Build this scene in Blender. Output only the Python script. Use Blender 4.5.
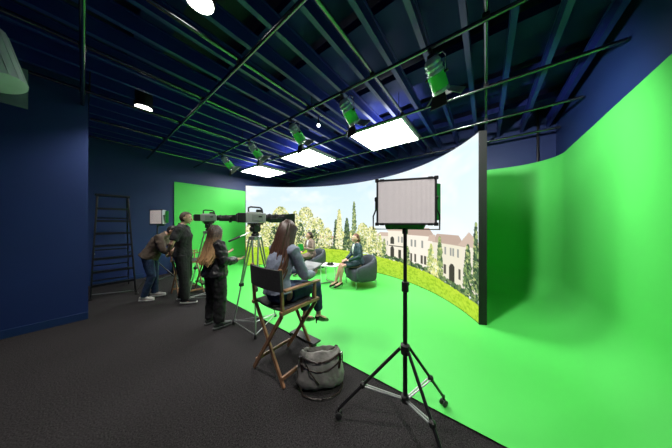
import bpy, math, random
import numpy as np
from mathutils import Vector, Matrix

for o in list(bpy.data.objects):
    bpy.data.objects.remove(o, do_unlink=True)
scene = bpy.context.scene
col = scene.collection
R = math.radians

# ------------------------------------------------------------------ camera, world, exposure
cam_d = bpy.data.cameras.new('camera')
cam_d.sensor_width = 36.0
cam_d.lens = 195.0 / 672.0 * 36.0
cam_d.clip_start = 0.05
cam = bpy.data.objects.new('camera', cam_d)
col.objects.link(cam)
cam.location = (0, 0, 1.6)
cam.rotation_euler = (R(90), 0, R(37.57 - 90))
scene.camera = cam

world = bpy.data.worlds.new('world')
scene.world = world
world.use_nodes = True
world.node_tree.nodes['Background'].inputs[0].default_value = (0.010, 0.013, 0.02, 1)
world.node_tree.nodes['Background'].inputs[1].default_value = 1.0

vs = scene.view_settings
vs.view_transform = 'Standard'
vs.look = 'None'
vs.exposure = 0.0
vs.gamma = 1.0
vs.use_curve_mapping = False

PANEL_E = 25.0      # ceiling soft panels, emission strength
DOWN_W = 260.0       # downlight spots, watt
SPOT_W = 200.0      # theatre spots, watt
UP_E = 9.0          # added glow on top of the soft panels, brightens the ceiling
LED_E = 1.12         # video wall brightness

# ------------------------------------------------------------------ helpers
MATS = {}

def mat(name, color, rough=0.6, metal=0.0, var=0.15, scale=8.0, bump=0.0, bscale=60.0,
        emit=None, estr=0.0, spec=0.5, sheen=0.0):
    if name in MATS:
        return MATS[name]
    m = bpy.data.materials.new(name)
    m.use_nodes = True
    nt = m.node_tree
    b = nt.nodes['Principled BSDF']
    b.inputs['Roughness'].default_value = rough
    b.inputs['Metallic'].default_value = metal
    b.inputs['Specular IOR Level'].default_value = spec
    if sheen:
        b.inputs['Sheen Weight'].default_value = sheen
    tc = nt.nodes.new('ShaderNodeTexCoord')
    if var > 0:
        n = nt.nodes.new('ShaderNodeTexNoise')
        n.inputs['Scale'].default_value = scale
        n.inputs['Detail'].default_value = 4
        nt.links.new(tc.outputs['Object'], n.inputs['Vector'])
        r = nt.nodes.new('ShaderNodeValToRGB')
        r.color_ramp.elements[0].position = 0.3
        r.color_ramp.elements[1].position = 0.7
        r.color_ramp.elements[0].color = tuple(c * (1 - var) for c in color) + (1,)
        r.color_ramp.elements[1].color = tuple(min(1, c * (1 + var)) for c in color) + (1,)
        nt.links.new(n.outputs['Fac'], r.inputs['Fac'])
        nt.links.new(r.outputs['Color'], b.inputs['Base Color'])
    else:
        b.inputs['Base Color'].default_value = tuple(color) + (1,)
    if bump > 0:
        n2 = nt.nodes.new('ShaderNodeTexNoise')
        n2.inputs['Scale'].default_value = bscale
        n2.inputs['Detail'].default_value = 3
        nt.links.new(tc.outputs['Object'], n2.inputs['Vector'])
        bp = nt.nodes.new('ShaderNodeBump')
        bp.inputs['Strength'].default_value = bump
        bp.inputs['Distance'].default_value = 0.01
        nt.links.new(n2.outputs['Fac'], bp.inputs['Height'])
        nt.links.new(bp.outputs['Normal'], b.inputs['Normal'])
    if emit:
        b.inputs['Emission Color'].default_value = tuple(emit) + (1,)
        b.inputs['Emission Strength'].default_value = estr
    MATS[name] = m
    return m


def V(*a):
    return Vector(a if len(a) > 1 else a[0])


def frame(t, side):
    t = t.normalized()
    a = side - t * side.dot(t)
    if a.length < 1e-4:
        a = Vector((0, 1, 0)) - t * t.y
        if a.length < 1e-4:
            a = Vector((1, 0, 0))
    a.normalize()
    return a, t.cross(a).normalized(), t


class MB:
    def __init__(s):
        s.v = []
        s.f = []

    def add(s, vs_, fs):
        o = len(s.v)
        s.v += [tuple(v) for v in vs_]
        s.f += [[i + o for i in f] for f in fs]
        return s

    def box(s, c, size, rot=None):
        c = V(c)
        h = V(size) * 0.5
        vs_ = []
        for x in (-1, 1):
            for y in (-1, 1):
                for z in (-1, 1):
                    p = Vector((x * h.x, y * h.y, z * h.z))
                    if rot is not None:
                        p = rot @ p
                    vs_.append(c + p)
        return s.add(vs_, [(0, 1, 3, 2), (4, 6, 7, 5), (0, 4, 5, 1), (2, 3, 7, 6), (0, 2, 6, 4), (1, 5, 7, 3)])

    def beam(s, p, q, w, h, side=(0, 0, 1)):
        p, q = V(p), V(q)
        a, b, t = frame(q - p, V(side))
        vs_ = []
        for e in (p, q):
            for i, j in ((-1, -1), (1, -1), (1, 1), (-1, 1)):
                vs_.append(e + a * (i * h / 2) + b * (j * w / 2))
        return s.add(vs_, [(3, 2, 1, 0), (4, 5, 6, 7), (0, 1, 5, 4), (1, 2, 6, 5), (2, 3, 7, 6), (3, 0, 4, 7)])

    def tube(s, pts, r, seg=10, side=(1, 0, 0), rnd=False, closed=False):
        pts = [V(p) for p in pts]
        n = len(pts)
        rr = r if isinstance(r, (list, tuple)) and len(r) == n and not (n == 2 and False) else [r] * n
        rr = [(q, q) if not isinstance(q, (list, tuple)) else q for q in rr]
        side = V(side)
        rings = []
        tang = []
        for i in range(n):
            if closed:
                t = pts[(i + 1) % n] - pts[i - 1]
            elif i == 0:
                t = pts[1] - pts[0]
            elif i == n - 1:
                t = pts[-1] - pts[-2]
            else:
                t = (pts[i + 1] - pts[i]).normalized() + (pts[i] - pts[i - 1]).normalized()
                if t.length < 1e-6:
                    t = pts[i + 1] - pts[i]
            tang.append(t.normalized())
        def ring(c, t, q):
            a, b, _ = frame(t, side)
            return [c + a * (q[0] * math.cos(2 * math.pi * k / seg)) + b * (q[1] * math.sin(2 * math.pi * k / seg)) for k in range(seg)]
        if rnd and not closed:
            m = (rr[0][0] + rr[0][1]) / 2
            for w in (0.15, 0.6, 0.9):
                rings.append(ring(pts[0] - tang[0] * m * math.sqrt(1 - w * w) * 0.8, tang[0], (rr[0][0] * w, rr[0][1] * w)))
        for i in range(n):
            rings.append(ring(pts[i], tang[i], rr[i]))
        if rnd and not closed:
            m = (rr[-1][0] + rr[-1][1]) / 2
            for w in (0.9, 0.6, 0.15):
                rings.append(ring(pts[-1] + tang[-1] * m * math.sqrt(1 - w * w) * 0.8, tang[-1], (rr[-1][0] * w, rr[-1][1] * w)))
        vs_ = [p for rg in rings for p in rg]
        fs = []
        N = len(rings)
        for i in range(N if closed else N - 1):
            j = (i + 1) % N
            for k in range(seg):
                l = (k + 1) % seg
                fs.append((i * seg + k, i * seg + l, j * seg + l, j * seg + k))
        if not closed:
            fs.append(tuple(range(seg - 1, -1, -1)))
            fs.append(tuple((N - 1) * seg + k for k in range(seg)))
        return s.add(vs_, fs)

    def ball(s, c, r, seg=14, rings=9, rot=None, fn=None):
        c = V(c)
        r = (r, r, r) if not isinstance(r, (tuple, list)) else r
        vs_ = []
        for i in range(1, rings):
            ph = math.pi * i / rings
            for k in range(seg):
                th = 2 * math.pi * k / seg
                vs_.append((math.sin(ph) * math.cos(th), math.sin(ph) * math.sin(th), math.cos(ph)))
        vs_.append((0, 0, 1))
        vs_.append((0, 0, -1))
        out = []
        for p in vs_:
            p = Vector(p)
            q = Vector((p.x * r[0], p.y * r[1], p.z * r[2]))
            if fn:
                q = fn(p, q)
            if rot is not None:
                q = rot @ q
            out.append(c + q)
        fs = []
        for i in range(rings - 2):
            for k in range(seg):
                l = (k + 1) % seg
                fs.append((i * seg + k, (i + 1) * seg + k, (i + 1) * seg + l, i * seg + l))
        n = (rings - 1) * seg
        for k in range(seg):
            l = (k + 1) % seg
            fs.append((n, k, l))
            fs.append((n + 1, (rings - 2) * seg + l, (rings - 2) * seg + k))
        return s.add(out, fs)

    def lathe(s, prof, o, ax, seg=20):
        # prof: (radius, distance along ax) from origin o
        o, ax = V(o), V(ax).normalized()
        a, b, _ = frame(ax, Vector((1, 0, 0)) if abs(ax.x) < 0.9 else Vector((0, 1, 0)))
        vs_, fs = [], []
        for r, z in prof:
            for k in range(seg):
                th = 2 * math.pi * k / seg
                vs_.append(o + ax * z + a * (r * math.cos(th)) + b * (r * math.sin(th)))
        for i in range(len(prof) - 1):
            for k in range(seg):
                l = (k + 1) % seg
                fs.append((i * seg + k, i * seg + l, (i + 1) * seg + l, (i + 1) * seg + k))
        fs.append(tuple(range(seg - 1, -1, -1)))
        fs.append(tuple((len(prof) - 1) * seg + k for k in range(seg)))
        return s.add(vs_, fs)

    def stack(s, rings, seg=28):
        # rings: (z, a, b, cx, cy, power): superellipse sections
        vs_, fs = [], []
        for z, a, b, cx, cy, p in rings:
            for k in range(seg):
                th = 2 * math.pi * k / seg
                ct, st = math.cos(th), math.sin(th)
                vs_.append((cx + a * math.copysign(abs(ct) ** (2 / p), ct), cy + b * math.copysign(abs(st) ** (2 / p), st), z))
        for i in range(len(rings) - 1):
            for k in range(seg):
                l = (k + 1) % seg
                fs.append((i * seg + k, i * seg + l, (i + 1) * seg + l, (i + 1) * seg + k))
        fs.append(tuple(range(seg - 1, -1, -1)))
        fs.append(tuple((len(rings) - 1) * seg + k for k in range(seg)))
        return s.add(vs_, fs)

    def build(s, name, m, parent=None, smooth=True, bevel=0.0, voxel=0.0, smoothit=0, disp=0.0, dscale=0.12,
              sub=0, ang=40, label=None, tf=None):
        me = bpy.data.meshes.new(name)
        vv = [tf @ Vector(v) for v in s.v] if tf is not None else s.v
        me.from_pydata([tuple(v) for v in vv], [], s.f)
        me.update()
        if m:
            me.materials.append(m)
        if smooth:
            me.polygons.foreach_set('use_smooth', [True] * len(me.polygons))
            if not voxel and not sub:
                me.set_sharp_from_angle(angle=R(ang))
        o = bpy.data.objects.new(name, me)
        col.objects.link(o)
        if parent is not None:
            o.parent = parent
        if bevel:
            b = o.modifiers.new('bevel', 'BEVEL')
            b.width = bevel
            b.segments = 2
            b.limit_method = 'ANGLE'
            b.angle_limit = R(50)
        if voxel:
            b = o.modifiers.new('remesh', 'REMESH')
            b.mode = 'VOXEL'
            b.voxel_size = voxel
            b.use_smooth_shade = True
        if sub:
            b = o.modifiers.new('sub', 'SUBSURF')
            b.levels = sub
            b.render_levels = sub
        if smoothit:
            b = o.modifiers.new('smooth', 'SMOOTH')
            b.factor = 0.5
            b.iterations = smoothit
        if disp:
            t = bpy.data.textures.get('folds%.3f' % dscale)
            if t is None:
                t = bpy.data.textures.new('folds%.3f' % dscale, 'CLOUDS')
                t.noise_scale = dscale
                t.noise_depth = 2
            b = o.modifiers.new('folds', 'DISPLACE')
            b.texture = t
            b.strength = disp
            b.mid_level = 0.5
        if label:
            o['label'] = label
        return o


def tag(o, label=None, cat=None, group=None, kind=None):
    if label:
        o['label'] = label
    if cat:
        o['category'] = cat
    if group:
        o['group'] = group
    if kind:
        o['kind'] = kind
    return o


def thing(name, label, cat, loc=(0, 0, 0), rz=0.0, group=None):
    o = bpy.data.objects.new(name, None)
    o.empty_display_size = 0.1
    col.objects.link(o)
    o.location = loc
    o.rotation_euler = (0, 0, rz)
    return tag(o, label, cat, group)


def copy_tree(o, parent=None):
    c = o.copy()
    col.objects.link(c)
    c.parent = parent
    for ch in [k for k in bpy.data.objects if k.parent == o]:
        copy_tree(ch, c)
    return c


# ------------------------------------------------------------------ materials
navy = mat('navy_paint', (0.006, 0.024, 0.120), 0.55, var=0.06, scale=2.0, bump=0.05, bscale=150)
navy_steel = mat('navy_steel', (0.013, 0.024, 0.19), 0.34, var=0.1, scale=3.0)
deck_m = mat('ceiling_deck_paint', (0.006, 0.006, 0.04), 0.6, var=0.2, scale=2.0)
girder_m = mat('navy_girder_paint', (0.009, 0.018, 0.12), 0.65, var=0.1, scale=3.0, spec=0.2)
green = mat('chroma_green_paint', (0.102, 0.67, 0.118), 0.5, var=0.02, scale=1.2, bump=0.01, bscale=4, spec=0.3)
black = mat('black_plastic', (0.012, 0.012, 0.013), 0.45, var=0.1)
black_metal = mat('black_metal', (0.010, 0.010, 0.011), 0.35, var=0.1)
steel = mat('brushed_steel', (0.55, 0.56, 0.57), 0.3, 1.0, var=0.05)
chrome = mat('polished_aluminium', (0.93, 0.94, 0.94), 0.24, 1.0, var=0.02)
pipe_m = mat('dark_glossy_pipe', (0.16, 0.17, 0.18), 0.22, 1.0, var=0.1)
alu = mat('grey_aluminium', (0.42, 0.43, 0.44), 0.38, 0.8, var=0.06)
cam_grey = mat('camera_grey', (0.30, 0.32, 0.31), 0.45, var=0.05)
white_p = mat('white_laminate', (0.75, 0.75, 0.74), 0.35, var=0.02)
wood = mat('walnut_wood', (0.30, 0.155, 0.08), 0.45, var=0.35, scale=14)
canvas = mat('charcoal_canvas', (0.036, 0.036, 0.038), 0.85, var=0.2, scale=60, bump=0.2, bscale=300)


def carpet_mat():
    m = bpy.data.materials.new('speckled_carpet')
    m.use_nodes = True
    nt = m.node_tree
    b = nt.nodes['Principled BSDF']
    b.inputs['Roughness'].default_value = 0.95
    b.inputs['Specular IOR Level'].default_value = 0.15
    tc = nt.nodes.new('ShaderNodeTexCoord')
    n = nt.nodes.new('ShaderNodeTexNoise')
    n.inputs['Scale'].default_value = 95
    n.inputs['Detail'].default_value = 6
    n.inputs['Roughness'].default_value = 0.75
    nt.links.new(tc.outputs['Object'], n.inputs['Vector'])
    r = nt.nodes.new('ShaderNodeValToRGB')
    e = r.color_ramp.elements
    e[0].position, e[0].color = 0.36, (0.003, 0.003, 0.0034, 1)
    e[1].position, e[1].color = 0.66, (0.054, 0.049, 0.052, 1)
    nt.links.new(n.outputs['Fac'], r.inputs['Fac'])
    nt.links.new(r.outputs['Color'], b.inputs['Base Color'])
    bp = nt.nodes.new('ShaderNodeBump')
    bp.inputs['Strength'].default_value = 0.6
    bp.inputs['Distance'].default_value = 0.008
    nt.links.new(n.outputs['Fac'], bp.inputs['Height'])
    nt.links.new(bp.outputs['Normal'], b.inputs['Normal'])
    return m


carpet = carpet_mat()

# ------------------------------------------------------------------ room shell
def struct(name, mb, m, **k):
    o = mb.build(name, m, **k)
    o['kind'] = 'structure'
    return o


XB, YR, YL, YW, XBK, CEIL = 6.45, -1.24, 8.2, 5.37, -3.0, 4.25
fl = struct('floor', MB().box(((XBK + XB) / 2, (YR + YL) / 2, -0.06), (XB - XBK + 0.4, YL - YR + 0.4, 0.10)), carpet, smooth=False)
tag(fl, 'dark speckled grey carpet floor')
wl = struct('wall_left', MB().box(((XBK + 0.06) / 2, (YW + YL) / 2, CEIL / 2 - 0.01), (0.06 - XBK, YL - YW, CEIL)), navy, smooth=False)
tag(wl, 'navy blue painted wall block with an outer corner')
wf = struct('wall_far', MB().box(((0.06 + XB) / 2, YL + 0.075, CEIL / 2 - 0.01), (XB - 0.06 + 0.3, 0.15, CEIL)), navy, smooth=False)
tag(wf, 'navy blue wall behind the ladder')
struct('wall_far_lining', MB().box((0.60, YL - 0.02, 1.54), (1.07, 0.05, 3.08)), navy, smooth=False)
struct('wall_back', MB().box((XB + 0.075, (YR + YL) / 2, CEIL / 2 - 0.01), (0.15, YL - YR + 0.3, CEIL)), navy, smooth=False)
struct('wall_right', MB().box(((XBK + XB) / 2, YR - 0.075, CEIL / 2 - 0.01), (XB - XBK + 0.3, 0.15, CEIL)), navy, smooth=False)
struct('wall_rear', MB().box((XBK - 0.075, (YR + YW) / 2, CEIL / 2 - 0.01), (0.15, YW - YR + 0.3, CEIL)), navy, smooth=False)
struct('baseboard_left', MB().box(((XBK + 0.06) / 2, YW - 0.008, 0.05), (0.06 - XBK, 0.016, 0.12)), mat('navy_trim', (0.010, 0.034, 0.115), 0.4, var=0.05), smooth=False, bevel=0.003)
struct('baseboard_far', MB().box((0.60, YL - 0.053, 0.05), (1.07, 0.016, 0.12)), MATS['navy_trim'], smooth=False, bevel=0.003)

# cyclorama: floor, cove and rounded corners in one sweep
def cyclorama():
    mb = MB()
    x0, x1, y0, y1 = 1.85, XB - 0.03, YR + 0.03, YL - 0.03
    rc, cv, top = 0.75, 0.55, 3.0
    path = []   # (x, y, inward normal)
    n = 14
    for i in range(24):
        path.append((x0 + (x1 - rc - x0) * i / 24, y0, 0, 1))
    for i in range(n + 1):
        a = -math.pi / 2 + math.pi / 2 * i / n
        path.append((x1 - rc + rc * math.cos(a), y0 + rc + rc * math.sin(a), -math.cos(a), -math.sin(a)))
    for i in range(1, 30):
        path.append((x1, y0 + rc + (y1 - y0 - 2 * rc) * i / 30, -1, 0))
    for i in range(n + 1):
        a = math.pi / 2 * i / n
        path.append((x1 - rc + rc * math.cos(a), y1 - rc + rc * math.sin(a), -math.cos(a), -math.sin(a)))
    for i in range(1, 25):
        path.append((x1 - rc + (x0 - x1 + rc) * i / 24, y1, 0, -1))
    prof = []    # (offset inward, z)
    for i in range(11):
        a = math.pi / 2 * i / 10
        prof.append((cv - cv * math.sin(a), 0.004 + cv - cv * math.cos(a)))
    for z in (1.0, 1.5, 2.0, 2.5, top):
        prof.append((0, z))
    prof.append((-0.025, top))
    vs_, fs = [], []
    P = len(prof)
    for (x, y, nx, ny) in path:
        for (o, z) in prof:
            vs_.append((x + nx * o, y + ny * o, z))
    for i in range(len(path) - 1):
        for j in range(P - 1):
            fs.append((i * P + j, (i + 1) * P + j, (i + 1) * P + j + 1, i * P + j + 1))
    ring = [i * P for i in range(len(path))]
    fs.append(tuple(reversed(ring)))
    mb.add(vs_, fs)
    o = mb.build('wall_cyclorama', green, ang=30)
    # make every face look into the room
    import bmesh
    bm = bmesh.new()
    bm.from_mesh(o.data)
    bmesh.ops.recalc_face_normals(bm, faces=bm.faces)
    bm.to_mesh(o.data)
    bm.free()
    return tag(o, 'bright chroma green cyclorama with curved corners running into the green floor', kind='structure')


cyclorama()

# ceiling: deck, cross girders and joists
ce = struct('ceiling', MB().box(((XBK + XB) / 2, (YR + YL) / 2, CEIL + 0.06), (XB - XBK + 0.4, YL - YR + 0.4, 0.12)), deck_m, smooth=False)
tag(ce, 'dark navy open ceiling with steel joists')


def joist_mesh(x0, x1):
    mb = MB()
    L = x1 - x0
    mb.box(((x0 + x1) / 2, 0, 3.90), (L, 0.022, 0.19))
    mb.box(((x0 + x1) / 2, 0, 3.803), (L, 0.058, 0.014))
    mb.box(((x0 + x1) / 2, 0, 3.993), (L, 0.058, 0.014))
    return mb


jl = joist_mesh(XBK + 0.02, XB - 0.02).build('joist', navy_steel, ce, smooth=False)
js = joist_mesh(0.08, XB - 0.02).build('joist', navy_steel, ce, smooth=False)
jl.location.y = -1.10
js.location.y = -1.10 + 0.43 * 16
for k in range(1, 22):
    if k == 16:
        continue
    o = (jl if k < 15 else js).copy()
    if k == 15:
        o = js.copy()
    col.objects.link(o)
    o.location.y = -1.10 + 0.43 * k
for i, (x, w) in enumerate([(-2.0, .3), (-0.7, .3), (0.55, .3), (1.5, .26), (2.2, .3), (3.35, .34), (4.5, .34), (5.6, .3)]):
    y1 = YL if x > 0.2 else YW
    MB().box((x, (YR + y1) / 2, 4.06), (w, y1 - YR - 0.04, 0.11)).build('girder', girder_m, ce, smooth=False)
# stepped deck pans between the girders
for i, (x, w, z) in enumerate([(2.78, .6, 4.17), (3.95, .5, 4.15), (5.05, .6, 4.19), (1.85, .3, 4.19)]):
    MB().box((x, (YR + YL) / 2, z + 0.03), (w, YL - YR - 0.04, 0.10)).build('deck_pan', girder_m, ce, smooth=False)
MB().tube([(XB - 0.03, -0.95, 3.02), (XB - 0.03, -0.95, CEIL)], 0.022).build('conduit', black_metal, bpy.data.objects['wall_back'])

# ------------------------------------------------------------------ pipe grid
PZA, PZB, PR = 3.60, 3.647, 0.023
grid = thing('pipe_grid', 'square grid of dark glossy lighting pipes hung under the ceiling joists', 'pipe grid', (0, 0, 0))
for n in range(-2, 6):
    y1 = 8.17 if n > 0 else 5.35
    MB().tube([(1.2 * n, YR + 0.03, PZA), (1.2 * n, y1, PZA)], PR, 12).build('pipe', pipe_m, grid)
for n in range(0, 7):
    x0 = XBK + 0.03 if n < 5 else 0.09
    MB().tube([(x0, 1.22 * n, PZB), (XB - 0.15, 1.22 * n, PZB)], PR, 12).build('pipe', pipe_m, grid)
hang = None
for i in range(-2, 6):
    for j in range(0, 7):
        if i <= 0 and j >= 5:
            continue
        if hang is None:
            hang = MB().box((0, 0, PZA + 0.023), (0.062, 0.062, 0.05)).build('clamp', black_metal, grid, bevel=0.006)
            o = hang
        else:
            o = hang.copy()
            col.objects.link(o)
        o.location = (1.2 * i, 1.22 * j, 0)
rod = None
for i in (-2, 0, 2, 4):
    for j in (0, 2, 4, 6):
        if i <= 0 and j >= 5:
            continue
        if rod is None:
            rod = MB().tube([(0.07, 0, PZB), (0.07, 0, CEIL)], 0.008, 8).build('hanger_rod', black_metal, grid)
            o = rod
        else:
            o = rod.copy()
            col.objects.link(o)
        o.location = (1.2 * i, 1.22 * j, 0)

# ------------------------------------------------------------------ ceiling soft panels
panel_m = mat('panel_diffuser', (0.9, 0.9, 0.9), 0.5, var=0.0, emit=(1.0, 0.985, 0.96), estr=PANEL_E)
ceiling_glow_m = mat('added_ceiling_glow', (0.9, 0.9, 0.9), 0.5, var=0.0, emit=(0.85, 0.92, 1.0), estr=UP_E)  # added glow facing up, lifts the dark joists and girders
for i, (y0, lab) in enumerate([(1.22, 'bright square ceiling light panel in the grid cell beyond the stand light'),
                               (3.66, 'bright square ceiling light panel between the other two panels'),
                               (6.10, 'bright square ceiling light panel nearest the flat green wall')]):
    t = thing('ceiling_light_panel', lab, 'ceiling light', (4.2, y0 + 0.61, 3.60), 0, 'soft panels set in the pipe grid')
    f = MB()
    for sx in (-1, 1):
        f.box((sx * 0.585, 0, 0.0), (0.02, 1.19, 0.07))
        f.box((0, sx * 0.585, 0.0), (1.19, 0.02, 0.07))
    f.box((0, 0, 0.03), (1.17, 1.17, 0.01))
    f.build('frame', white_p, t, smooth=False)
    MB().box((0, 0, -0.012), (1.148, 1.148, 0.012)).build('diffuser', panel_m, t, smooth=False)
    for sx in (-1, 1):
        for sy in (-1, 1):
            MB().tube([(sx * 0.5, sy * 0.5, 0.03), (sx * 0.5, sy * 0.5, CEIL - 3.6)], 0.006, 6).build('hanger', black_metal, t)
    MB().box((0, 0, 0.041), (1.0, 1.0, 0.012)).build('added_ceiling_glow', ceiling_glow_m, t, smooth=False)

# ------------------------------------------------------------------ downlights
lens_m = mat('downlight_lens', (1, 1, 1), 0.4, var=0, emit=(1, 0.97, 0.92), estr=14.0)
def spot_lamp(name, parent, loc, aim, watt, deg, blend, rad, color=(1, 1, 1)):
    d = bpy.data.lights.new(name, 'SPOT')
    d.energy = watt
    d.spot_size = R(deg)
    d.spot_blend = blend
    d.shadow_soft_size = rad
    d.color = color
    o = bpy.data.objects.new(name, d)
    col.objects.link(o)
    o.parent = parent
    o.location = loc
    o.rotation_euler = V(aim).to_track_quat('-Z', 'Y').to_euler()
    return o


for i, (y, lab) in enumerate([(2.16, 'round ceiling downlight over the tall director chair'),
                              (4.96, 'round ceiling downlight near the navy wall corner'),
                              (-0.60, 'added unseen downlight washing the right green wall')]):  # last one is out of view, added to light the right wall
    t = thing('downlight', lab, 'downlight', (0.68, y, 3.72), 0, 'round black ceiling downlights')
    MB().lathe([(0.125, 0.0), (0.13, 0.02), (0.13, 0.27), (0.05, 0.28), (0.03, 0.52)], (0, 0, 0), (0, 0, 1), 28).build('housing', black_metal, t)
    MB().lathe([(0.06, -0.004), (0.115, -0.004), (0.115, 0.0)], (0, 0, -0.002), (0, 0, 1), 28).build('lens', lens_m, t)
    spot_lamp('lamp', t, (0, 0, -0.03), (0, 0, -1), DOWN_W, 125, 0.8, 0.08, (1, 0.95, 0.88))

# ------------------------------------------------------------------ theatre spots on the pipe
barn_b = mat('barn_door_black', (0.012, 0.013, 0.012), 0.5, var=0.1)
barn_s = mat('barn_door_silver', (0.62, 0.60, 0.58), 0.45, 0.6, var=0.05)
reflection_m = mat('painted_green_reflection', (0.16, 0.85, 0.18), 0.15, 0.0, var=0.03)  # green set mirrored in the metal, put into the colour
spot_body = mat('silver_enamel', (0.95, 0.95, 0.96), 0.25, 0.55, var=0.03)
spot_lens = mat('spot_lens', (0.9, 0.9, 0.9), 0.15, var=0, emit=(1, 0.98, 0.95), estr=6)

def rot_from(fwd, up=(0, 0, 1)):
    y = V(fwd).normalized()
    x = y.cross(V(up)).normalized()
    z = x.cross(y)
    return Matrix((x, y, z)).transposed()

spot_labels = ['polished spotlight with barn doors, hung beyond the light stand', 'polished spotlight with barn doors, second along the pipe from the light stand',
               'polished spotlight with barn doors, middle one of the five on the pipe', 'polished spotlight with barn doors, next but one to the flat green wall',
               'polished spotlight with barn doors, nearest the flat green wall']
for i, (x, y, aimv, aw) in enumerate([(2.4, 0.50, 0, 2.0), (2.4, 1.74, 0, 1), (2.4, 2.95, 0, 1), (2.4, 4.44, 0, 1), (2.4, 5.92, 0, 1)]):
    t = thing('spotlight', spot_labels[i], 'spotlight', (x, y, 3.60), 0, 'spotlights hung from the ceiling pipes')
    fwd = V(aimv or (0.30, -0.08, -0.34)).normalized()
    rm = rot_from(fwd)
    c0 = V(0.02, 0, -0.10)            # rear of the can
    b = MB()
    b.lathe([(0.02, 0.0), (0.05, 0.005), (0.075, 0.03), (0.082, 0.05), (0.088, 0.055), (0.088, 0.07), (0.082, 0.075), (0.084, 0.10), (0.094, 0.105), (0.094, 0.12),
             (0.086, 0.125), (0.086, 0.15), (0.096, 0.155), (0.096, 0.17), (0.09, 0.175), (0.09, 0.35), (0.098, 0.355), (0.098, 0.385), (0.09, 0.386), (0.088, 0.36)], c0, fwd, 30)
    body = b.build('body', spot_body, t)
    MB().lathe([(0.088, 0.178), (0.0935, 0.182), (0.0935, 0.343), (0.088, 0.347)], c0, fwd, 30).build('sleeve', reflection_m, t, label='green reflection painted as a band round the can')  # added band standing in for green reflected by the polished can
    MB().lathe([(0.02, -0.03), (0.034, -0.025), (0.04, 0.006)], c0, fwd, 18).build('rear_cap', black, t)
    MB().lathe([(0.086, 0.362), (0.06, 0.37), (0.02, 0.374)], c0, fwd, 24).build('lens', spot_lens, t)
    front = c0 + fwd * 0.388
    for k, (dx, dz, m) in enumerate([(0, -1, barn_b), (1, 0, barn_s), (-1, 0, barn_b), (0, 1, barn_b)]):
        d = rm @ V(dx, 0, dz)
        out = (fwd * (0.80 if dz < 0 else 0.55) + d * 0.75).normalized()
        s_ = d.cross(fwd)
        p0 = front + d * 0.092
        q = MB()
        w0, w1, L = 0.075, 0.10, 0.155
        nrm = out.cross(s_).normalized() * 0.0025
        pts = []
        for e in (-1, 1):
            for (a, bb) in ((-w0, 0), (w0, 0), (w1, L), (-w1, L)):
                pts.append(p0 + s_ * a + out * bb + nrm * e)
        q.add(pts, [(3, 2, 1, 0), (4, 5, 6, 7), (0, 1, 5, 4), (1, 2, 6, 5), (2, 3, 7, 6), (3, 0, 4, 7)])
        q.build('barn_door', m, t, smooth=False)
    xv = rm @ V(1, 0, 0)
    mid = c0 + fwd * 0.2
    yk = MB()
    a0, a1 = mid + xv * 0.105, mid - xv * 0.105
    tz = -0.05
    yk.tube([a0 - V(0, 0, 0.0), V(a0.x * 0.9, a0.y, tz - 0.02), V(a0.x * 0.6, a0.y * 0.8, tz), V(a1.x * 0.6, a1.y * 0.8, tz), V(a1.x * 0.9, a1.y, tz - 0.02), a1], 0.0075, 8)
    yk.build('yoke', chrome, t)
    MB().box((0.0, 0, -0.040), (0.05, 0.04, 0.034)).build('clamp', black_metal, t, bevel=0.004)
    for sgn in (-1, 1):
        MB().tube([mid + xv * (sgn * 0.092), mid + xv * (sgn * 0.128)], 0.016, 10).build('knob', black, t)
    spot_lamp('lamp', t, tuple(front + fwd * 0.02), (0.7, -0.30, -0.34) if i == 0 else (0.6, -0.08, -0.42), SPOT_W * aw, 125 if i == 0 else 90, 0.9, 0.06)

# big pale floodlight can near the navy wall
t = thing('floodlight', 'large pale grey tubular floodlight with flat plate hung before the navy wall', 'floodlight', (-0.475, 3.69, 2.95))
pale = mat('pale_grey_enamel', (0.50, 0.56, 0.58), 0.5, var=0.12, scale=5)
ax = V(-0.115, 0.15, 0.46).normalized()
MB().lathe([(0.125, -0.0), (0.145, 0.006), (0.145, 0.56), (0.12, 0.59), (0.05, 0.60)], (0, 0, 0), ax, 30).build('body', pale, t)
ribs = MB()
for k in range(16):
    a_, b_, _ = frame(ax, V(1, 0, 0))
    th = 2 * math.pi * k / 16
    d = a_ * math.cos(th) + b_ * math.sin(th)
    ribs.tube([d * 0.145 + ax * 0.01, d * 0.145 + ax * 0.56], 0.004, 6)
ribs.build('ribbing', pale, t)
q = MB()
q.box(V(-0.03, 0.19, 0.09), (0.30, 0.008, 0.42), Matrix.Rotation(R(7), 3, 'Z'))
q.build('plate', mat('smoked_plate', (0.09, 0.13, 0.145), 0.4, var=0.1), t, smooth=False)
MB().tube([ax * 0.58, V(-.13, .10, .62), V(-.08, -.05, .63)], 0.012, 8).build('yoke', alu, t)
MB().box((-0.08, -0.07, 0.648), (0.05, 0.05, 0.05)).build('clamp', black_metal, t, bevel=0.005)
MB().tube([(-0.10, -0.09, -0.07), (-0.10, -0.09, -0.02), (-0.07, -0.11, -0.01), (-0.05, -0.11, -0.07)], 0.008, 8).build('handle', alu, t)

# small bare bulb between joists
t = thing('ceiling_bulb', 'tiny glowing bulb under the ceiling joists between spotlights and panels', 'bulb', (2.95, 2.72, 3.62))
MB().lathe([(0.008, 0.18), (0.02, 0.05), (0.022, 0.03)], (0, 0, 0), (0, 0, 1), 12).build('socket', black_metal, t)
MB().ball((0, 0, 0.0), 0.03).build('globe', mat('bulb_glow', (1, 1, 1), 0.3, var=0, emit=(0.9, 0.95, 1), estr=12), t)
MB().tube([(0, 0, 0.17), (0, 0, 0.63)], 0.005, 6).build('cord', black_metal, t)

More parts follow.
